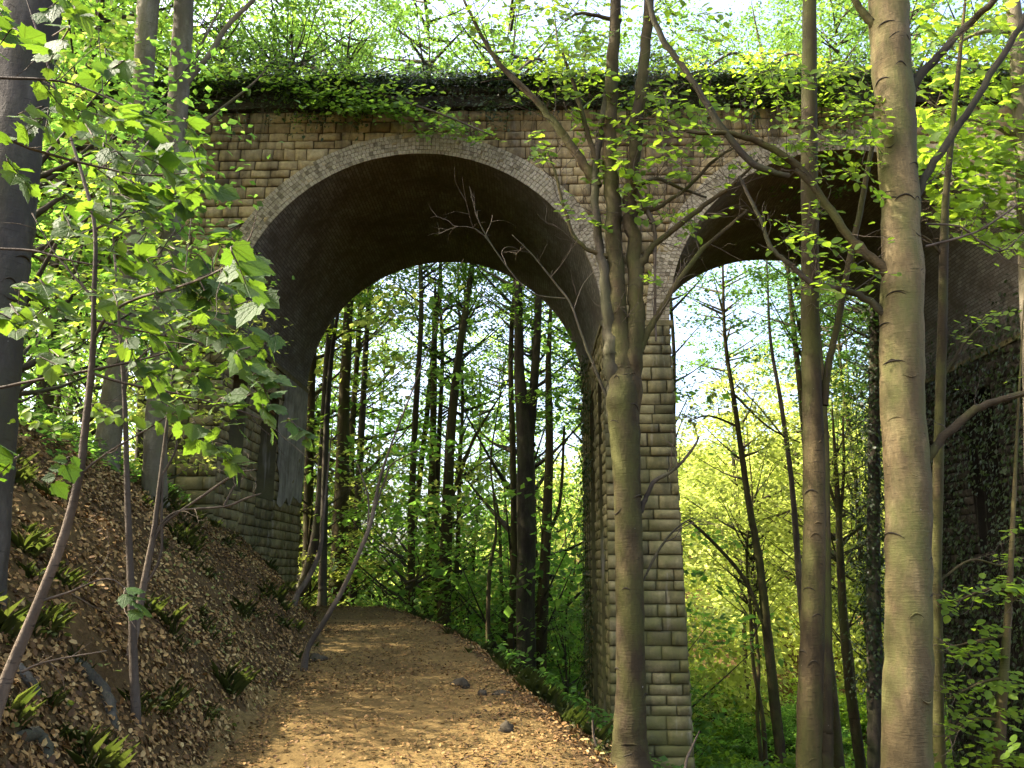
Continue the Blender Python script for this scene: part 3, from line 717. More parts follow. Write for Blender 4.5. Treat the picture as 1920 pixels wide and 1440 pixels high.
# ------------------------------------------------------------------ leaf litter, grass
mb = MB(); r_ = np.random.default_rng(530)
m = 300000; Y = 3.2+22*r_.random(m)**1.6; X = r_.uniform(-11, 4.5, m)
c = pcx(Y); h = phw(Y); d = np.abs(X-c)-h; onp = d < -.05
bank = (X < c)
dens = np.where(onp, np.where(Y < 13, .55, .32)+.9*np.clip(.62+d, 0, .6)**1.5, np.where(bank, np.clip(1-(c-h-X-4.5)/2, 0, 1), .8))*np.clip(.72+1.1*fbm(X*.9, Y*.9, 31)+.5*fbm(X*3, Y*3, 35), .25, 1)
k = (r_.random(m) < dens) & (X > -.74*Y-1) & (X < .30*Y+.5)
X, Y, onp = X[k], Y[k], onp[k]; m = len(X)
e = .05; gx = (ground(X+e, Y)-ground(X-e, Y))/(2*e); gy = (ground(X, Y+e)-ground(X, Y-e))/(2*e)
N = unit(np.stack([-gx, -gy, np.ones(m)], -1)+r_.normal(0, .42, (m, 3))*np.where(onp, .6, 1)[:, None])
C = np.stack([X, Y, ground(X, Y)+np.where(onp, .018, .01)+r_.uniform(0, .03, m)], -1)
tn = np.clip(r_.beta(1.7, 1.7, m)*np.where(onp, .66, .85)+np.where(onp, .08, .16)+.25*fbm(X*.7, Y*.7, 33), 0, 1)
leaves(mb, C, N, r_.normal(0, 1, (m, 3)), r_.uniform(.022, .075, m)*np.where(onp, .75, 1), 'litter', tn, 1.0, r_)
tag(mb.build('leaf_litter', LITTER), 'dry brown fallen leaves carpeting bank and path', 'leaf litter', kind='stuff')
# grass: tufts at the photo's places plus a sparse scatter
mb = MB(); r_ = np.random.default_rng(540); tuf = []
def pgnd(x, y):
    """walk the sight line of a pixel to the ground"""
    lo = None
    for Yv in np.arange(2.5, 60, .04):
        p = P(x, y, Yv)
        if p[2] < float(ground(p[0], p[1])): return p
    return P(x, y, 40)
for (x, y, s) in [(300, 1330, 1.2), (260, 1335, 1.1), (330, 1310, 1), (90, 1180, 1.2), (110, 1160, 1), (60, 1200, .9), (160, 1420, 1), (200, 1400, .9), (120, 1390, .8), (395, 1085, .9), (350, 1010, 1.1), (310, 1030, 1.), (520, 1170, .8), (560, 1240, .7), (590, 1215, .6), (150, 1250, .8), (20, 1350, .9), (620, 1085, 1.3), (600, 1075, 1.2), (800, 1165, .9), (840, 1190, .9), (880, 1225, .8), (950, 1240, .8)]:
    p = pgnd(x, y); tuf.append((p[0], p[1], s*.6))
m = 190; Y = 4+18*r_.random(m)**1.3; X = pcx(Y)-phw(Y)-.15-4.2*r_.random(m)
k = (fbm(X*.6, Y*.6, 71) > -.08) & (X > -.7*Y); tuf += [(a, b, r_.uniform(.35, .8)) for a, b in zip(X[k], Y[k])]
m = 160; Y = r_.uniform(9, 24, m); X = pcx(Y)+phw(Y)+r_.uniform(.1, 1.4, m)
tuf += [(a, b, r_.uniform(.35, .75)) for a, b in zip(X, Y)]
for (x, y, s) in tuf:
    nb = int(44*s)+6; C = np.stack([x+r_.normal(0, .06*s, nb), y+r_.normal(0, .06*s, nb), np.zeros(nb)], -1); C[:, 2] = ground(C[:, 0], C[:, 1])-.01
    az = r_.uniform(0, 6.28, nb); T = np.stack([np.cos(az)*.55, np.sin(az)*.55, np.ones(nb)], -1); N = np.stack([-np.cos(az), -np.sin(az), np.full(nb, .55)], -1)
    leaves(mb, C, N, T, r_.uniform(.12, .42, nb)*s*r_.uniform(.6, 1.3), 'blade', None, .38, r_)
    nb2 = nb//2; C2 = C[:nb2]+np.stack([r_.normal(0, .1, nb2), r_.normal(0, .1, nb2), r_.uniform(.02, .12, nb2)*s], -1)
    leaves(mb, C2, unit(np.array([0, 0, 1.])+r_.normal(0, .4, (nb2, 3))), r_.normal(0, 1, (nb2, 3)), r_.uniform(.03, .07, nb2), 'oval', rs=r_)
tag(mb.build('grass', L_GRASS), 'tufts of woodland grass and small herbs on the bank', 'grass', kind='stuff')

# ------------------------------------------------------------------ ivy on the viaduct
def ivy(name, label, C, N, size, mat, cat='ivy', strands=None, seed=0, group=None):
    r_ = np.random.default_rng(seed); mb = MB(); n = len(C)
    leaves(mb, C, unit(N+r_.normal(0, .4, (n, 3))), np.array([0, 0, -1.])+r_.normal(0, .55, (n, 3)), size*r_.uniform(.6, 1.3, n), 'dia', rs=r_)
    o = empty(name, C.mean(0), label, cat, group); o.matrix_basis = Matrix.Translation(o.location)
    mb.build('leaves', mat, o)
    if strands:
        sb = MB()
        for s in strands: tube(sb, s, np.linspace(.012, .004, len(s)), 4, 2)
        sb.build('stem_sprays', BK_DARK, o)
    return o
r_ = np.random.default_rng(600)
def mat_top(x0, x1, n, z0, z1, seed, hang=.5):
    n = int(n*2.3)
    r_ = np.random.default_rng(seed); x = r_.uniform(x0, x1, n); hh = .5+.5*fbm(x*.7, x*0, seed)
    clump = np.clip(fbm(x*1.6, x*0+7, seed+3)+.15, 0, 1); z = z0+(z1-z0)*r_.random(n)**1.5*(.2+hh*1.1+1.5*np.clip(fbm(x*.45, x*0+3, seed+9)+.1, 0, 1)); z = z-np.where(r_.random(n) < .25+.4*clump, r_.random(n)*(hang+1.3*clump), 0)
    y = YN+np.where(z > 12.6, r_.uniform(-.15, 1.2, n), -.26-.16*r_.random(n))
    C = np.stack([x, y, z], -1); N = np.stack([0*x, 0*x-.7, 0*x+.8], -1)
    st = []
    for k in range(int((x1-x0)*4.5)):
        a = r_.uniform(x0, x1); L = r_.uniform(.4, 1.9); st.append([(a, YN-.02, 12.65), (a+r_.normal(0, .05), YN-.26, 12.4), (a+r_.normal(0, .08), YN-.28, 12.4-L*.5), (a+r_.normal(0, .12), YN-.2, 12.4-L)])
    return C, N, st
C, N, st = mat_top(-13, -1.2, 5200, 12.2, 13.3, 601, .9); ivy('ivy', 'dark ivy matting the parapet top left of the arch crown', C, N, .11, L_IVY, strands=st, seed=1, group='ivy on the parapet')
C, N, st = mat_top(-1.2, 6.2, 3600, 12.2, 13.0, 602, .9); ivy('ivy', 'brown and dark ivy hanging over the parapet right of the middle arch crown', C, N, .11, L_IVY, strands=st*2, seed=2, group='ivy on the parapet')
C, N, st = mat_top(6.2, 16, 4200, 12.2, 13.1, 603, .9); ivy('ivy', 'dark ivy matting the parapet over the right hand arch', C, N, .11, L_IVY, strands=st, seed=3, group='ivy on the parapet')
# green strands hanging below the string course
cc = []; st = []
for (x, y0, y1) in [(520, 160, 215), (535, 165, 190), (556, 165, 230), (572, 170, 225), (590, 170, 222), (612, 165, 200), (672, 190, 222), (685, 195, 215)]:
    a = P(x, y0, YN-.28); b = P(x, y1, YN-.3); m = 34; t = r_.random(m)[:, None]
    cc.append(a*(1-t)+b*t+r_.normal(0, .05, (m, 3))); st.append([a, (a+b)/2, b])
C = np.concatenate(cc); ivy('ivy', 'bright green strands of ivy dangling below the parapet left of the arch crown', C, np.tile([0, -1., .5], (len(C), 1)), .10, L_IVYB, strands=st, seed=4)
# rear of the right hand pier's path side
m = 2600; y = r_.uniform(21.8, 25.7, m); z = r_.uniform(-3.2, 6.5, m); x = PXS[2]-phalf(z)-np.abs(r_.normal(.05, .10, m)); k = fbm(y*1.2, z*.8, 41)+(y-22.5)*.4 > 0
st = [[(PXS[2]-.93, yy, -3.6), (PXS[2]-.9, yy+.2, 0), (PXS[2]-.88, yy-.1, 3.5), (PXS[2]-.86, yy+.1, 6)] for yy in (22.6, 23.4, 24.3, 25.1)]
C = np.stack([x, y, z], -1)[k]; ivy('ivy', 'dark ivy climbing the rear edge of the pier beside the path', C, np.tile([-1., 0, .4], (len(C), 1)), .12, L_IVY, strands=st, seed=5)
# right pier of the right arch
px = PXS[3]
m = 10500; y = r_.uniform(18.3, 25.6, m); z = r_.uniform(-6, 7.5, m); k = fbm(y*.9, z*.6, 47)+.15*(y-20.5)/3 > -.22
C = np.stack([px-phalf(z)-np.abs(r_.normal(.05, .12, m)), y, z], -1)[k]
st = [[(px-.98, yy, -6), (px-.95, yy+.3, -2), (px-.92, yy-.2, 2), (px-.88, yy+.1, 6.5)] for yy in np.linspace(18.7, 25.2, 16)]
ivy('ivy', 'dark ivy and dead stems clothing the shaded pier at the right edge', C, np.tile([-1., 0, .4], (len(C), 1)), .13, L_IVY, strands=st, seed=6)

# ------------------------------------------------------------------ foreground trees
# big sunlit beech
YB = 8.3
t, a, _ = px_tree('beech_tree', 'big smooth barked beech with sunlit stripes at the right', [[(1655, -260, 60), (1664, -60, 68), (1667, 60, 70), (1677, 180, 70), (1686, 330, 66), (1689, 420, 66), (1690, 560, 76), (1691, 720, 76), (1700, 900, 79), (1704, 1100, 80), (1702, 1300, 84), (1701, 1440, 88)]], YB, BK_BEECH, CRN[1], .8, cz=4.3, scars=70, seed=700, n=24, twn=0)
BIG = t
ends = []; r_ = np.random.default_rng(701)
LIMS = [
 ([(1700, 175, 26), (1722, 145, 18), (1760, 105, 15), (1810, 50, 13), (1865, 0, 12, 8.0), (1960, -90, 9, 7.8)], 5, 'd'),
 ([(1712, 400, 24), (1722, 360, 16), (1752, 305, 15), (1790, 245, 14), (1845, 160, 13), (1900, 70, 12), (1960, -30, 10)], 5, 'd'),
 ([(1668, 515, 26), (1640, 490, 18), (1590, 440, 16), (1540, 370, 15), (1500, 315, 14), (1440, 275, 13), (1390, 255, 11), (1350, 250, 9), (1290, 246, 7), (1235, 220, 4)], 16, 'm'),
 ([(1490, 318, 10), (1520, 345, 11), (1560, 395, 12), (1610, 470, 13), (1660, 505, 14)], 5, 'm'),
 ([(1690, 620, 26), (1660, 590, 16), (1610, 553, 13), (1560, 540, 12), (1520, 530, 11), (1480, 495, 10), (1445, 465, 9), (1430, 420, 7), (1400, 360, 6), (1385, 330, 4)], 12, 'd'),
 ([(1480, 330, 12), (1420, 312, 13), (1370, 262, 12), (1325, 195, 12), (1285, 130, 11), (1240, 70, 11), (1215, 0, 10), (1200, -60, 9)], 6, 'd'),
 ([(1718, 872, 26), (1740, 858, 16), (1778, 812, 15), (1830, 768, 14), (1880, 748, 12), (1925, 738, 11), (2000, 720, 8)], 3, 'm'),
 ([(1655, 60, 22), (1632, 40, 16), (1612, 15, 13), (1590, -20, 11), (1550, -90, 8)], 3, 'm'),
 ([(1735, 462, 5), (1790, 448, 5), (1840, 430, 4), (1900, 390, 4), (1935, 370, 2)], 5, 't'),
 ([(1735, 420, 4), (1800, 425, 4), (1840, 455, 4), (1880, 470, 3), (1925, 430, 2)], 4, 't'),
]
def build_limbs(tree, LS, Y, L, seed):
    for i, (pl, nt, kind) in enumerate(LS):
        pp, rr = pxpts(pl, Y); lim = MB(); b = tube(lim, pp, rr, 12 if pl[0][2] > 30 else 9, 5, .12, .5, .16, r_)
        lo = lim.build('limb', {'d': BK_DARK, 'm': BK_MOSS, 't': BK_TWIG}[kind], tree)
        tw = MB(); limb_twigs(tw, b[0], b[1], int(nt*1.7), L, .0055, seed+i, ends, 1, .2); tw.build('twig_sprays', BK_TWIG, lo)
build_limbs(BIG, LIMS, YB, .55, 710)

def leaf_cloud(mb, spots, Y, size, shape, seed, nrm=(0, -.55, .8), tip=(.5, 0, -.3), tj=.5, nj=.4, yj=.5, stems=None, mul=1.0):
    """sprays of leaves along short twigs: (x, y, rx, ry, n[, Y]) in photo pixels"""
    r_ = np.random.default_rng(seed); tip = np.array(tip, float)
    for s in spots:
        x, y, rx, ry, n = s[:5]; yy = s[5] if len(s) > 5 else Y
        c0 = P(x, y, yy); k = depth(c0)/F; n = int(n*mul)
        for b in range(max(1, round(n/7))):
            a = r_.uniform(0, 6.28); q = math.sqrt(r_.random())
            h = P(x+rx*q*math.cos(a), y+ry*q*math.sin(a), yy+r_.normal(0, yj*.6))
            sg = 1 if r_.random() < .72 else -1
            d = unit(tip*np.array([sg, 1, 1])+r_.normal(0, .3, 3)*np.array([1, 1, .5])); L = min(size*4.2, max(rx*k*1.1, size*1.6)); m = 7
            t = np.linspace(-.45, .5, m); C = h+d*(t*L)[:, None]+np.array([0, 0, -.12])*(t*t*L)[:, None]
            N = unit(np.array(nrm)+r_.normal(0, .22, 3)+r_.normal(0, nj*.7, (m, 3)))
            sd_ = unit(np.cross(d, N))*np.where(np.arange(m) % 2, 1, -1)[:, None]
            T = unit(d*.8+sd_*.8+r_.normal(0, tj*.5, (m, 3))+np.array([0, 0, -.15]))
            leaves(mb, C+sd_*size*.10, N, T, size*r_.uniform(.5, 1.25, m), 'mapleb' if shape == 'maple' and r_.random() < .5 else shape, np.clip(r_.random()*.6+r_.random(m)*.4, 0, 1), rs=r_)
            if stems is not None: tube(stems, [c0*.5+C[0]*.5+np.array([0, 0, .01]), C[0], C[3], C[-1]], [.0045, .0035, .003, .0015], 4, 3)
lm = MB(); sm = MB()
leaf_cloud(lm, [(1460, 290, 30, 20, 10), (1490, 282, 30, 15, 8), (1540, 335, 40, 25, 10), (1500, 440, 60, 20, 20), (1530, 470, 60, 20, 22), (1580, 515, 70, 20, 20), (1545, 400, 40, 30, 12), (1400, 190, 60, 40, 22), (1450, 165, 50, 30, 26), (1560, 150, 60, 30, 30), (1600, 230, 45, 45, 34), (1465, 130, 50, 30, 16), (1630, 260, 30, 50, 24), (1600, 340, 40, 30, 12), (1640, 372, 30, 15, 8), (1480, 230, 60, 30, 20), (1350, 250, 40, 20, 8), (1555, 545, 60, 12, 14), (1640, 210, 40, 60, 26), (1570, 270, 60, 40, 24)], YB, .105, 'oval', 720, stems=sm, yj=.6, mul=2.0)
spray_leaves(lm, ends[::7], 1, .07, 'oval', 721)
lm.build('leaves', L_BEECH, BIG); sm.build('stalk_sprays', BK_TWIG, BIG)

# slim mossy tree
t, a, _ = px_tree('slim_tree', 'slim mossy straight trunk with a second thin stem, left of the big beech', [[(1520, -200, 20), (1518, 0, 25), (1517, 250, 29), (1519, 450, 31), (1520, 650, 34), (1526, 850, 39), (1527, 1000, 41), (1522, 1200, 43), (1515, 1440, 47)], [(1545, 760, 16), (1552, 690, 13), (1572, 600, 12), (1590, 500, 11), (1612, 400, 11), (1630, 300, 9), (1645, 240, 7)]], 9.2, BK_MOSS, CRN[0], .62, cz=3.1, scars=30, seed=730, n=16, twn=4, tl=.7)
# sapling right of beech
t, a, ends = px_tree('sapling', 'thin pole sapling growing just right of the big beech', [[(1790, 200, 10), (1775, 350, 12), (1770, 460, 15), (1766, 640, 17), (1760, 850, 18), (1756, 1050, 19), (1757, 1250, 21), (1762, 1440, 23)], [(1768, 480, 6), (1735, 445, 4), (1700, 440, 3)], [(1772, 700, 5), (1810, 640, 4), (1850, 600, 3)], [(1760, 1090, 5), (1820, 1050, 4), (1880, 1060, 3), (1930, 1040, 2)]], 9.0, BK_MOSS, None, seed=740, n=10, twn=5, tl=.45)
lm = MB(); leaf_cloud(lm, [(1800, 630, 40, 10, 16), (1850, 608, 40, 12, 20), (1900, 592, 40, 14, 20)], 8.8, .08, 'oval', 741, yj=.25, nj=.3); lm.build('leaves', L_BEECH, t)

# leafy branches in the upper right corner: a maple standing outside the frame's right side
t, a, _ = px_tree('maple_tree', 'leafy tree with grey trunk in the upper right corner', [[(1880, -150, 22), (1905, 60, 26), (1915, 200, 30), (1925, 420, 32), (1940, 800, 36), (1950, 1200, 40)], [(1912, 260, 10), (1850, 230, 8), (1780, 215, 5), (1740, 190, 3)], [(1915, 320, 10), (1850, 300, 8), (1800, 330, 5), (1760, 370, 3)], [(1900, 60, 9), (1840, 60, 7), (1780, 90, 4)], [(1920, 440, 9), (1850, 400, 6), (1800, 430, 3)]], 13, BK_GREY, None, seed=750, n=12, twn=6, tl=1.0)
lm = MB(); leaf_cloud(lm, [(1780, 200, 60, 70, 60), (1840, 130, 70, 50, 70), (1890, 60, 60, 60, 60), (1800, 40, 70, 50, 50), (1850, 240, 80, 50, 90), (1780, 300, 70, 40, 60), (1880, 330, 60, 60, 70), (1830, 380, 70, 40, 60), (1780, 250, 50, 60, 40), (1900, 200, 50, 70, 60), (1740, 330, 40, 40, 22), (1720, 260, 30, 60, 22), (1860, 440, 60, 20, 30), (1740, 110, 30, 60, 24), (1830, 300, 60, 60, 50), (1900, 420, 40, 50, 40), (1790, 400, 50, 30, 30)], 13, .16, 'maple', 751, yj=1.0, mul=2.8); lm.build('leaves', L_BEECH, t)

# low beech sprays lower right
t, a, _ = px_tree('young_beech', 'young beech with flat leafy tiers at the lower right edge', [[(1900, 960, 8), (1895, 1060, 10), (1888, 1180, 14), (1880, 1300, 18), (1872, 1440, 22)], [(1893, 1110, 6), (1850, 1105, 5), (1790, 1130, 3)], [(1888, 1190, 6), (1840, 1200, 5), (1775, 1215, 3)], [(1884, 1270, 6), (1840, 1280, 5), (1780, 1310, 3)], [(1878, 1350, 6), (1820, 1350, 5), (1770, 1390, 3)], [(1893, 1130, 6), (1930, 1100, 4)]], 8.6, BK_MOSS, None, seed=760, n=8, twn=5, tl=.5)
lm = MB(); leaf_cloud(lm, [(1800, 1130, 40, 14, 36), (1860, 1110, 50, 14, 40), (1900, 1100, 40, 16, 30), (1800, 1215, 50, 10, 40), (1850, 1225, 40, 10, 26), (1830, 1290, 60, 14, 50), (1890, 1280, 40, 12, 30), (1800, 1350, 50, 12, 34), (1870, 1330, 50, 12, 36), (1850, 1400, 60, 12, 40), (1800, 1430, 50, 12, 30), (1900, 1420, 40, 12, 30), (1880, 1050, 30, 10, 14), (1905, 980, 20, 20, 10), (1870, 1180, 40, 10, 20)], 8.6, .09, 'oval', 761, mul=1.5, yj=.4, nj=.3, nrm=(0, -.2, 1)); lm.build('leaves', L_BEECH, t)

# central many stemmed tree
YC = 8.8
t, a, ends = px_tree('hazel_tree', 'many stemmed mossy tree standing in front of the middle pier', [[(1168, 655, 6), (1168, 680, 26), (1168, 705, 46), (1168, 745, 60), (1171, 800, 56), (1176, 900, 51), (1180, 1050, 51), (1182, 1200, 54), (1182, 1330, 61), (1183, 1420, 74)]], YC, BK_MOSS, None, seed=770, scars=16, n=22, flare=1.6, tip=False)
CEN = t; ends = []; r_ = np.random.default_rng(771)
ST = [
 ([(1160, 790, 34), (1151, 700, 36), (1146, 640, 30), (1137, 560, 22), (1127, 480, 17), (1116, 380, 15), (1118, 300, 14), (1132, 215, 14), (1148, 120, 13), (1155, 20, 12), (1160, -100, 10)], 6, 'd'),
 ([(1168, 780, 40), (1164, 700, 44), (1160, 620, 36), (1157, 520, 32), (1148, 400, 30), (1143, 300, 27), (1147, 200, 25), (1152, 80, 22), (1156, -80, 18)], 6, 'm'),
 ([(1178, 790, 40), (1185, 700, 40), (1191, 620, 34), (1192, 520, 28), (1184, 430, 26), (1182, 340, 24), (1197, 220, 23), (1208, 120, 21), (1217, 0, 18), (1224, -120, 15)], 6, 'm'),
 ([(1122, 350, 16), (1090, 300, 17), (1050, 245, 15), (1010, 195, 13), (965, 150, 12), (925, 105, 9), (895, 50, 7), (870, 0, 5)], 8, 'm'),
 ([(1120, 310, 12), (1105, 260, 10), (1092, 215, 9), (1080, 170, 8), (1055, 100, 5)], 5, 'm'),
 ([(1196, 660, 22), (1215, 620, 14), (1245, 570, 11), (1280, 515, 10), (1320, 465, 9), (1360, 430, 7), (1400, 395, 5)], 6, 'm'),
 ([(1196, 500, 18), (1225, 462, 12), (1270, 425, 11), (1320, 385, 9), (1370, 350, 7), (1420, 300, 5)], 7, 'm'),
 ([(1198, 400, 12), (1240, 385, 8), (1290, 350, 7), (1340, 300, 6), (1390, 270, 3)], 6, 'm'),
 ([(1228, 500, 6), (1228, 430, 8), (1210, 390, 10), (1192, 355, 9), (1180, 340, 6)], 5, 't'),
 ([(1190, 350, 10), (1230, 335, 7), (1280, 355, 6), (1325, 370, 4)], 5, 'd'),
 ([(1140, 480, 12), (1105, 470, 8), (1075, 440, 7), (1055, 380, 6), (1040, 320, 5), (1020, 270, 3)], 5, 'm'),
 ([(1160, 790, 8), (1130, 725, 6), (1095, 640, 5), (1070, 570, 4), (1040, 530, 3.5), (1000, 480, 2.5), (960, 440, 1.2)], 3, 'd'),
 ([(1060, 560, 3), (1000, 550, 3), (950, 500, 2.5), (900, 420, 2), (880, 350, 1)], 2, 'd'),
 ([(940, 485, 2.4), (900, 435, 2), (860, 425, 1.6), (820, 440, 1)], 2, 'd'),
 ([(1230, 640, 4), (1228, 560, 5), (1228, 470, 5), (1226, 420, 4)], 2, 't'),
 ([(1165, 40, 10), (1120, 30, 7), (1085, 25, 6), (1060, 40, 3)], 4, 'm'),
 ([(1200, 960, 12), (1212, 930, 9), (1230, 900, 8), (1265, 880, 6), (1300, 840, 5), (1310, 820, 3)], 4, 'd'),
 ([(1206, 1090, 3), (1225, 1050, 5), (1250, 1010, 4), (1275, 985, 3), (1300, 970, 2)], 2, 'd'),
]
build_limbs(CEN, ST, YC, .7, 780)
lm = MB(); sm = MB()
leaf_cloud(lm, [(1150, 200, 40, 40, 18), (1200, 180, 50, 30, 24), (1260, 185, 60, 26, 34), (1310, 190, 30, 24, 16), (1170, 240, 50, 30, 26), (1140, 250, 30, 40, 14), (1110, 270, 30, 40, 10), (1180, 300, 50, 30, 20), (1270, 280, 40, 25, 18), (1320, 285, 30, 20, 12), (1210, 330, 50, 24, 20), (1290, 325, 30, 16, 12), (1170, 345, 40, 30, 20), (1190, 375, 30, 20, 14), (1130, 330, 30, 20, 10), (1000, 280, 34, 34, 20), (1060, 160, 40, 40, 16), (1080, 200, 30, 40, 16), (1090, 120, 50, 40, 24), (1070, 40, 40, 25, 14), (1110, 70, 40, 30, 16), (1030, 165, 30, 20, 8), (960, 175, 20, 10, 6), (1140, 30, 40, 30, 14), (1230, 60, 50, 40, 14), (1260, 230, 50, 20, 16), (1230, 245, 40, 20, 10), (1050, 110, 40, 30, 10), (1245, 430, 60, 30, 14), (1095, 400, 40, 40, 10), (1215, 545, 40, 30, 8), (1290, 400, 50, 30, 12), (1140, 430, 40, 30, 8), (1330, 240, 50, 30, 14), (1400, 330, 50, 30, 10), (960, 60, 70, 40, 24), (890, 30, 50, 30, 18), (1010, 20, 60, 30, 20), (1120, 110, 50, 40, 18), (1290, 110, 60, 40, 20), (1340, 60, 60, 40, 20), (1250, 20, 60, 30, 18)], YC, .115, 'oval', 790, yj=.5, stems=sm, mul=2.1)
lm.build('leaves', L_BEECH, CEN); sm.build('stalk_sprays', BK_TWIG, CEN)

# three pale trunks at the left
t, a, _ = px_tree('beech_tree', 'thick dark grey trunk cut off by the left edge of the frame', [[(105, -250, 92), (85, -100, 92), (66, 0, 94), (42, 150, 92), (28, 300, 90), (14, 450, 84), (0, 600, 82), (-14, 760, 84), (-30, 950, 90), (-45, 1150, 96)]], 6.0, BK_SLATE, CRN[1], .7, cz=2.4, scars=16, seed=800, n=24)
t, a, _ = px_tree('ash_tree', 'pale slim trunk left of the branched pale one on the bank', [[(287, -200, 34), (278, 0, 38), (270, 120, 36), (264, 260, 34), (256, 400, 34), (243, 520, 36), (228, 640, 40), (212, 750, 43), (200, 870, 48)]], 13.2, BK_GREY, CRN[0], .85, cz=5.2, seed=810, n=16)
t, a, _ = px_tree('ash_tree', 'pale slim trunk with one long bare branch rising right', [[(352, -200, 32), (346, 0, 34), (338, 120, 38), (330, 260, 36), (322, 400, 36), (312, 540, 40), (302, 680, 42), (294, 800, 42), (288, 920, 46)], [(345, 165, 14), (362, 140, 11), (395, 100, 10), (425, 50, 9), (470, 5, 8), (520, -50, 6)], [(338, 268, 9), (375, 235, 6), (420, 200, 5), (470, 160, 4), (500, 130, 2)], [(358, 140, 6), (375, 90, 5), (400, 40, 4), (420, 5, 3)]], 13.6, BK_GREY, CRN[1], .85, cz=5.2, seed=820, n=16, twn=3, tl=.8)

# sycamore sapling at the left with big leaves
YS = 4.6
t, a, _ = px_tree('sycamore_sapling', 'sycamore sapling with big lobed leaves leaning over the bank at the left', [[(125, 235, 5), (155, 330, 6), (178, 430, 7), (176, 560, 9), (174, 660, 11), (160, 800, 13), (149, 890, 15), (120, 1005, 17), (72, 1130, 19), (8, 1285, 24)]], YS, BK_TWIG, None, seed=830, n=9, flare=1.1)
SYC = t; r_ = np.random.default_rng(831)
for pl in [[(-60, 140, 6, 3.4), (0, 146, 6, 3.4), (110, 152, 5, 3.4), (200, 182, 4, 3.4), (262, 215, 3, 3.4)], [(-60, 245, 6, 3.6), (0, 257, 6, 3.6), (75, 284, 6, 3.7), (180, 312, 5, 3.8), (265, 328, 3, 3.8), (350, 325, 2, 3.8)],
           [(178, 630, 8), (205, 590, 7), (255, 560, 6), (335, 538, 5, 4.2), (415, 505, 4, 3.6), (452, 470, 3, 3.2), (470, 440, 2, 3.1)], [(-40, 735, 6), (60, 715, 6), (150, 698, 6), (240, 680, 5), (325, 658, 3)],
           [(-30, 465, 5), (60, 470, 5), (130, 488, 4), (200, 500, 2)], [(178, 430, 5), (230, 400, 4), (280, 330, 3), (330, 260, 2)], [(172, 700, 6), (240, 720, 5), (340, 740, 4), (450, 770, 3), (520, 800, 2)], [(176, 560, 5), (140, 520, 4), (100, 470, 3), (60, 400, 2)], [(150, 890, 6), (200, 850, 4), (300, 790, 3), (330, 760, 2)], [(70, 1130, 7), (130, 1110, 4), (200, 1085, 3), (245, 1110, 2)], [(176, 600, 5), (260, 620, 4), (360, 640, 3), (470, 660, 2)], [(160, 330, 4), (220, 300, 3), (290, 290, 2)], [(40, 1260, 6), (90, 1240, 4), (200, 1220, 2)]]:
    pp, rr = pxpts(pl, YS); lim = MB(); b = tube(lim, pp, rr, 6, 4, .08, .5, .1, r_); lo = lim.build('branch', BK_TWIG, SYC)
    tw = MB(); limb_twigs(tw, b[0], b[1], 4, .35, .003, int(r_.integers(1e5)), None, 0, .3); tw.build('twig_sprays', BK_TWIG, lo)
lm = MB(); sm = MB()
BIGL = [(70, 90, 80, 60, 11, 3.4), (130, 190, 90, 60, 12, 3.4), (200, 130, 70, 50, 6, 3.6), (220, 190, 60, 60, 8, 3.6), (50, 230, 70, 40, 8, 3.5), (190, 290, 90, 50, 15, 3.8), (290, 250, 60, 60, 10, 3.8), (350, 230, 60, 40, 6, 3.8), (280, 370, 80, 50, 16, 4), (370, 390, 60, 50, 12, 4), (400, 450, 60, 40, 9, 3.8), (482, 480, 40, 50, 6, 2.9), (490, 560, 40, 40, 4, 3), (340, 480, 70, 50, 16, 4.2), (240, 480, 60, 40, 12, 4.4), (300, 560, 90, 50, 18, 4.4), (400, 590, 80, 60, 16, 4.2), (420, 660, 80, 50, 16, 4.2), (490, 650, 50, 40, 8, 4), (460, 730, 70, 50, 13, 4.1), (535, 800, 40, 40, 6, 4), (390, 780, 80, 50, 16, 4.4), (450, 840, 60, 30, 12, 4.4), (250, 640, 60, 50, 10, 4.6), (110, 570, 90, 40, 12, 4.4), (50, 620, 60, 60, 10, 4), (30, 560, 40, 40, 5, 4), (15, 300, 30, 50, 4, 3.4), (130, 690, 80, 30, 8, 4.6), (340, 710, 70, 40, 10, 4.6), (20, 40, 40, 40, 6, 3.4), (100, 30, 60, 40, 6, 3.4), (130, 380, 60, 60, 8, 4.2), (95, 880, 40, 20, 4, 4.2),  (240, 1110, 20, 20, 2, 4.2), (20, 870, 30, 20, 2, 4), (330, 340, 70, 60, 10, 4), (200, 420, 70, 50, 10, 4.3), (380, 530, 60, 40, 10, 4.2)]
leaf_cloud(lm, BIGL, YS, .105, 'maple', 840, mul=1.9, nrm=(.35, -.4, .75), tip=(.75, 0, -.75), tj=.5, nj=.6, yj=.3, stems=sm)
lm.build('leaves', L_MAPLE, SYC); sm.build('stalk_sprays', BK_TWIG, SYC)
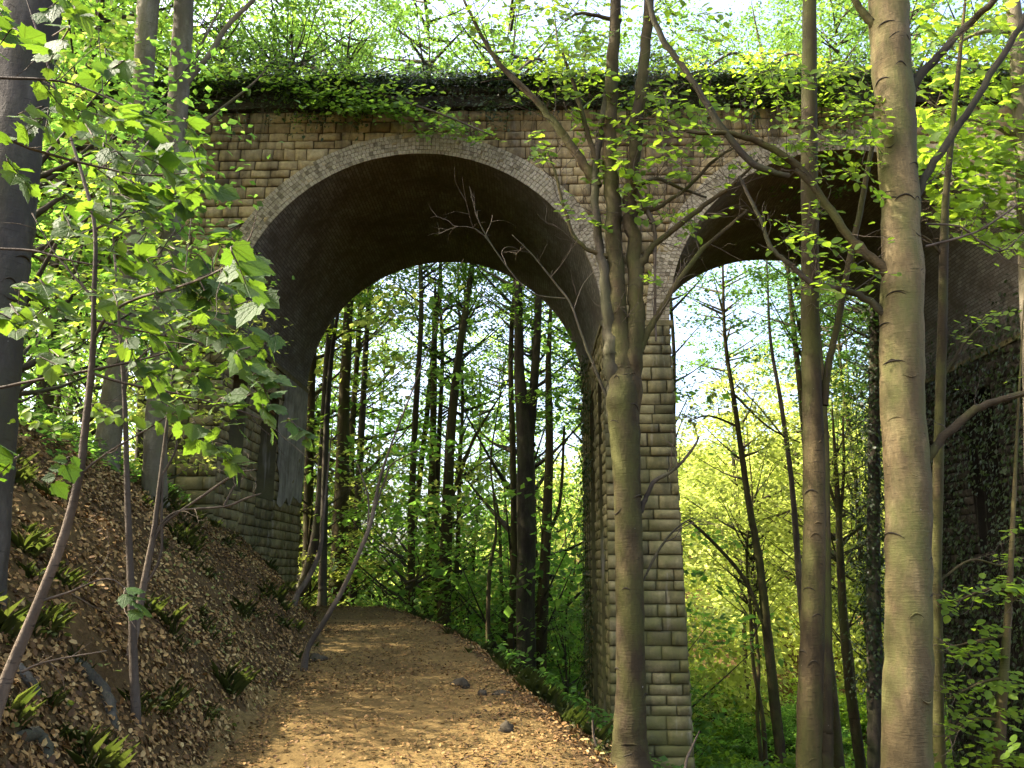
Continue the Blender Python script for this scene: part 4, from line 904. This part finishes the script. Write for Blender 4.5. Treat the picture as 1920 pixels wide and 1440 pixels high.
# small leaved sapling behind it
t, a, _ = px_tree('beech_sapling', 'slim sapling with small bright leaves behind the sycamore sapling', [[(215, 480, 4), (225, 620, 6), (234, 760, 9), (240, 960, 12), (246, 1105, 14)], [(230, 700, 4), (300, 640, 3), (380, 610, 2)], [(228, 640, 4), (170, 560, 3), (130, 480, 2)], [(236, 800, 4), (170, 780, 3), (90, 760, 2)], [(222, 560, 4), (280, 500, 3), (330, 430, 2)]], 6.6, BK_TWIG, None, seed=850, n=8, twn=5, tl=.5)
lm = MB(); leaf_cloud(lm, [(150, 350, 60, 30, 26), (200, 340, 60, 40, 26), (160, 420, 60, 30, 24), (230, 390, 50, 40, 24), (110, 440, 40, 30, 14), (90, 540, 50, 20, 18), (180, 540, 60, 30, 26), (250, 560, 60, 40, 30), (330, 600, 60, 40, 30), (290, 670, 60, 40, 24), (380, 640, 60, 40, 24), (60, 780, 60, 20, 20), (180, 770, 50, 20, 14), (100, 600, 70, 20, 20), (360, 720, 60, 40, 20), (300, 450, 60, 40, 20), (140, 620, 60, 30, 16)], 6.6, .09, 'oval', 851, yj=.6, mul=2.6); lm.build('leaves', L_BEECH, t)
# forked sapling
t, a, _ = px_tree('forked_sapling', 'bare forked sapling with pale twigs on the leafy bank', [[(312, 800, 5), (300, 900, 8), (288, 1000, 11), (265, 1120, 15)], [(285, 1020, 7), (310, 980, 5), (380, 930, 5), (440, 890, 4), (480, 880, 2)], [(290, 1000, 6), (330, 960, 5), (420, 950, 4), (460, 935, 4), (490, 925, 2)], [(420, 948, 4), (437, 915, 3), (445, 905, 2)], [(300, 900, 5), (330, 840, 4), (325, 800, 3)], [(264, 1110, 6), (300, 1045, 5), (303, 960, 5), (306, 880, 3)]], 7.2, BK_TWIG, None, seed=860, n=8, twn=2, tl=.3)
# curved saplings at the path's left edge
px_tree('leaning_sapling', 'pale bare sapling bowing out from the bank over the path', [[(770, 740, 3), (735, 830, 4), (712, 900, 6), (695, 980, 8), (672, 1040, 8), (640, 1110, 9), (605, 1170, 10), (578, 1215, 11)], [(700, 960, 4), (722, 900, 4), (735, 870, 3), (790, 840, 2)], [(690, 990, 4), (690, 930, 3), (670, 870, 2)]], 12.2, BK_TWIG, None, seed=870, n=8, twn=4, tl=.5)
px_tree('leaning_sapling', 'short bent sapling at the foot of the shaded pier', [[(607, 960, 5), (600, 1030, 8), (580, 1080, 10), (556, 1118, 11)]], 16.5, BK_TWIG, None, seed=871, n=8)
# young trees rooted in the soil of the old deck, leaning over the parapet
for i, (X, Y, sc_, k) in enumerate([(-10.6, 20.2, .75, 0), (-8.4, 19.7, .62, 1), (-6.6, 20.6, .8, 2), (-4.9, 19.6, .5, 0), (1.6, 20.4, .42, 2), (3.2, 19.7, .36, 1), (6.2, 20.2, .45, 2), (8.6, 19.7, .55, 0), (10.4, 20.6, .7, 1), (12.3, 19.9, .7, 2), (-12.8, 20.0, .7, 1)]):
    t = empty('deck_sapling', (X, YN+.9+(Y-19.6)*.3, ZTOP-.02), 'bushy young tree growing on the old deck and leaning over the parapet', 'sapling', 'young trees growing on the deck', i*1.1, sc_*1.25)
    link('trunk', TLO[k], t); link('branch_sprays', CLD[k][1], t); link('crown', CLD[k][0], t)
# overhanging spray in front of the arch crown: belongs to a tree growing on the deck
def overhang(x, label, boughs, seed, mat):
    xt = P(x, 150, YN+1.5); r_ = np.random.default_rng(seed); b0 = np.array([xt[0], YN+1.5, ZTOP-.1])
    t = empty('parapet_tree', b0, label, 'tree'); t.matrix_basis = Matrix.Translation(t.location)
    mb = MB(); tube(mb, [b0, b0+(.1, -.1, 1.0), b0+(.15, -.2, 2.2), b0+(.05, -.1, 3.6), b0+(0, 0, 4.6)], [.08, .07, .05, .025, .004], 8, 5, .08); mb.build('trunk', BK_MOSS, t)
    lm = MB()
    for pl, sps in boughs:
        pp, rr = pxpts(pl, YN); lim = MB(); bb = tube(lim, [b0+(.12, -.15, 1.7)]+pp, [.04]+rr, 6, 5, .06); lo = lim.build('limb', BK_TWIG, t)
        tw = MB(); limb_twigs(tw, bb[0], bb[1], 8, .7, .006, seed+1, None, 1, .3); tw.build('twig_sprays', BK_TWIG, lo)
        leaf_cloud(lm, sps, 17.8, .15, 'oval', seed+2, nrm=(0, -.45, 1), tip=(.6, 0, -.3), yj=.35, mul=1.7)
    lm.build('leaves', mat, t)
overhang(540, 'small tree rooted on the parapet with leafy boughs drooping before the arch crown', [
 ([(560, 120, 8, 19.2), (640, 150, 7, 18.2), (740, 185, 5, 17.8), (830, 215, 4, 17.5), (925, 255, 3, 17.3)], [(560, 165, 60, 14, 40), (620, 180, 60, 14, 60), (690, 180, 60, 16, 80), (750, 200, 60, 16, 80), (700, 205, 60, 12, 50), (790, 215, 60, 16, 80), (850, 235, 50, 14, 60), (900, 255, 30, 12, 36), (650, 205, 50, 12, 40), (600, 200, 30, 12, 20), (820, 250, 50, 8, 30), (760, 170, 60, 12, 40), (660, 150, 90, 18, 80)]),
 ([(530, 110, 8, 19.2), (480, 140, 5, 18.4), (420, 150, 3, 18)], [(480, 140, 60, 24, 70), (420, 150, 50, 22, 50), (540, 130, 60, 30, 80), (640, 130, 60, 24, 60), (385, 130, 40, 26, 40)])], 880, L_IVYB)
overhang(1040, 'small tree rooted on the parapet behind the stems of the many stemmed tree', [
 ([(1010, 110, 6, 19.0), (960, 140, 4, 18.2), (900, 155, 2, 17.9)], [(1000, 120, 60, 26, 60), (940, 130, 40, 16, 26), (1060, 130, 60, 30, 70), (1110, 150, 50, 30, 50), (1040, 170, 40, 16, 24)])], 884, L_BEECH)
overhang(1420, 'small tree rooted on the parapet above the right hand arch', [
 ([(1380, 100, 6, 19.0), (1320, 130, 4, 18.2), (1250, 150, 2, 17.9)], [(1380, 120, 70, 26, 70), (1300, 130, 50, 20, 44), (1450, 120, 70, 30, 90), (1420, 170, 60, 22, 60), (1340, 165, 40, 14, 26)]),
 ([(1480, 100, 6, 19.0), (1550, 140, 4, 18.2), (1610, 190, 2, 17.9)], [(1500, 130, 60, 30, 80), (1560, 160, 50, 30, 70), (1600, 210, 40, 30, 50), (1530, 200, 50, 24, 50)])], 887, L_BEECH)
# spray inside the arch on the left
t, a, _ = px_tree('young_beech', 'young beech with flat sprays just behind the shaded pier inside the arch', [[(640, 560, 5), (625, 640, 8), (612, 800, 11), (605, 1080, 16)], [(622, 640, 5), (660, 620, 4), (720, 630, 2)], [(630, 580, 5), (590, 580, 4), (520, 585, 2)], [(620, 620, 5), (580, 622, 3), (550, 625, 2)]], 26.3, BK_DARK, None, seed=890, n=7)
lm = MB(); leaf_cloud(lm, [(540, 585, 50, 6, 24), (600, 580, 50, 8, 30), (570, 622, 30, 5, 18), (620, 630, 40, 10, 24), (670, 625, 60, 10, 40), (610, 560, 40, 6, 16)], 26.3, .16, 'oval', 891, nrm=(0, -.15, 1), yj=.3); lm.build('leaves', L_BEECH, t)

# ------------------------------------------------------------------ roots, stones, sticks
def root_obj(label, pl):
    mb = MB(); pts = []; rad = []
    for x, y, w in pl:
        p = pgnd(x, y); g = float(ground(p[0], p[1])); r = w*.5*depth(p)/F; pts.append(np.array([p[0], p[1], g+r*.35])); rad.append(r)
    pts[0][2] -= rad[0]; pts[-1][2] -= rad[-1]*1.6
    tube(mb, pts, rad, 9, 6, .14, .5, .1); o = mb.build('tree_root', BK_SLATE); return tag(o, label, 'root', 'exposed roots on the bank')
root_obj('grey exposed root curving down the leafy bank, longest of the three', [(140, 1235, 22), (165, 1268, 26), (190, 1300, 26), (205, 1335, 24), (215, 1370, 16)])
root_obj('thick grey root at the very corner below the long root', [(25, 1380, 26), (60, 1385, 28), (80, 1410, 26), (95, 1440, 22)])
root_obj('slim grey root running toward the left edge above the corner root', [(15, 1245, 18), (35, 1265, 20), (60, 1300, 18), (90, 1330, 10)])
def rock(name, label, x, y, w, h, mat, seed, group, sq=0.0):
    p = pgnd(x, y); s = depth(p)/F; r_ = np.random.default_rng(seed); n, m = 14, 9; mb = MB(); V = []
    for i in range(m):
        ph = math.pi*i/(m-1)
        for j in range(n):
            th = 2*math.pi*j/n; d = np.array([math.sin(ph)*math.cos(th), math.sin(ph)*math.sin(th), math.cos(ph)])
            d = np.sign(d)*np.abs(d)**(1-.65*sq)
            k = 1+.5*(1-.8*sq)*float(fbm(d[0]*2.3+seed, d[1]*2.3+d[2]*3, seed))
            V.append(np.array([p[0], p[1], float(ground(p[0], p[1]))+h*s*.08])+d*k*np.array([w*s*.42, w*s*.36, h*s*.34]))
    f = [(i*n+j, i*n+(j+1) % n, (i+1)*n+(j+1) % n, (i+1)*n+j) for i in range(m-1) for j in range(n)]
    mb.add(V, [np.array(f)], .5); return tag(mb.build(name, mat), label, name.split('_')[-1], group)
GR = 'dark lumps along the right edge of the path'
rock('mossy_stone', 'dark mossy stone on the path edge below the path crest', 862, 1285, 46, 30, ST_DARK, 3, GR)
rock('mossy_stone', 'dark pointed stone beside the two small ones on the path edge', 872, 1292, 22, 40, ST_DARK, 4, GR)
rock('mossy_stone', 'small dark stone right of the pointed one', 905, 1306, 26, 26, ST_DARK, 5, GR)
rock('mossy_stone', 'low mossy stone before the black forked tree', 940, 1304, 44, 20, ST_DARK, 6, GR)
rock('tree_stump', 'small dark rounded stump on the near right edge of the path', 950, 1375, 36, 40, ST_DARK, 7, GR)
rock('stone_block', 'squared mossy stone block at the foot of the pier beside the path', 1071, 1318, 34, 42, ST_PIER, 8, None, .8)
rock('mossy_stone', 'dark mossy stone at the left edge of the path under the bowing sapling', 596, 1240, 44, 30, ST_DARK, 9, None)
def stick(label, pl):
    mb = MB(); pp = []; rr = []
    for x, y, w, Y in pl: p = P(x, y, Y); pp.append(p); rr.append(w*.5*depth(p)/F)
    p = pp[-1].copy(); p[2] = float(ground(p[0], p[1]))-.05; pp.append(p); rr.append(rr[-1])
    tube(mb, pp, rr, 6, 5, .08); return tag(mb.build('dead_stick', BK_TWIG), label, 'stick')
stick('pale dead stick standing in the dark soil left of the many stemmed tree', [(1111, 1350, 4, 9.2), (1114, 1385, 5, 9.2), (1128, 1430, 6, 9.1)])
stick('pale dead stick sloping up beside the foot of the middle pier', [(1312, 1370, 3, 9.4), (1298, 1400, 4, 9.4), (1285, 1440, 6, 9.3)])

# ------------------------------------------------------------------ trees of the hillside at the left (some seen between the trunks)
GL = 'trees on the hillside left of the viaduct'
for i, (X, Y, k, s) in enumerate([(-9.6, 15.5, 0, .95), (-12.5, 17, 1, 1.0), (-15, 14, 2, 1.1), (-11, 11.5, 3, .95), (-18, 20, 0, 1.2), (-13.5, 27.5, 1, 1.1), (-17, 29, 2, 1.1), (-21, 25, 3, 1.2), (-10, 28, 0, 1.1), (-16.5, 22, 1, 1.0), (-7.2, 9.6, 3, .9), (-8.2, 6.2, 1, .85)]):  # last two stand out of frame, added to shade the central tree
    wood_tree(X, Y, k, s, i*1.3, 'leafy tree on the hillside behind the pale trunks at the left', GL)

for i, (X, Y, k, s_) in enumerate([(-8.2, 13.0, 0, 1.0), (-9.3, 11.0, 1, 1.1), (-10.8, 14.2, 2, 1.3), (-7.6, 16.3, 1, .8), (-11.8, 16.4, 0, 1.4), (-9.6, 17.0, 2, 1.0), (-6.9, 10.2, 2, 1.0), (-12.4, 12.6, 1, 1.3)]):
    wood_tree(X, Y, k, s_, i*1.9, 'bushy young beech on the crest of the bank behind the saplings at the left', 'young beeches on the crest of the bank', CLO[k], TLO[k], 'young_beech', 'young tree')

# ------------------------------------------------------------------ light
SUN_AZ, SUN_EL = R(271), R(44)       # compass style: direction TO the sun, measured from +Y clockwise
sd = np.array([math.sin(SUN_AZ)*math.cos(SUN_EL), math.cos(SUN_AZ)*math.cos(SUN_EL), math.sin(SUN_EL)])
sl = bpy.data.lights.new('sun', 'SUN'); sl.energy = 3.2; sl.angle = R(.53); sl.color = (1, .90, .74)
so = bpy.data.objects.new('sun', sl); COL.objects.link(so)
so.rotation_euler = Vector([-float(c) for c in sd]).to_track_quat('-Z', 'Y').to_euler()
w = bpy.data.worlds.new('World'); SC.world = w; w.use_nodes = True
nt = w.node_tree; nt.nodes.clear()
sky = nt.nodes.new('ShaderNodeTexSky'); sky.sky_type = 'NISHITA'; sky.sun_disc = False
sky.sun_elevation = SUN_EL; sky.sun_rotation = SUN_AZ; sky.dust_density = 6.0; sky.air_density = .75; sky.ozone_density = .6
bg = nt.nodes.new('ShaderNodeBackground'); bg.inputs[1].default_value = .15
out = nt.nodes.new('ShaderNodeOutputWorld'); nt.links.new(sky.outputs[0], bg.inputs[0]); nt.links.new(bg.outputs[0], out.inputs[0])
SC.view_settings.view_transform = 'Standard'; SC.view_settings.look = 'None'
SC.view_settings.exposure = 2.75; SC.view_settings.gamma = 1
cy = SC.cycles
cy.max_bounces = 7; cy.diffuse_bounces = 4; cy.glossy_bounces = 2; cy.transmission_bounces = 4; cy.transparent_max_bounces = 4
cy.use_denoising = True
cy.caustics_reflective = False; cy.caustics_refractive = False
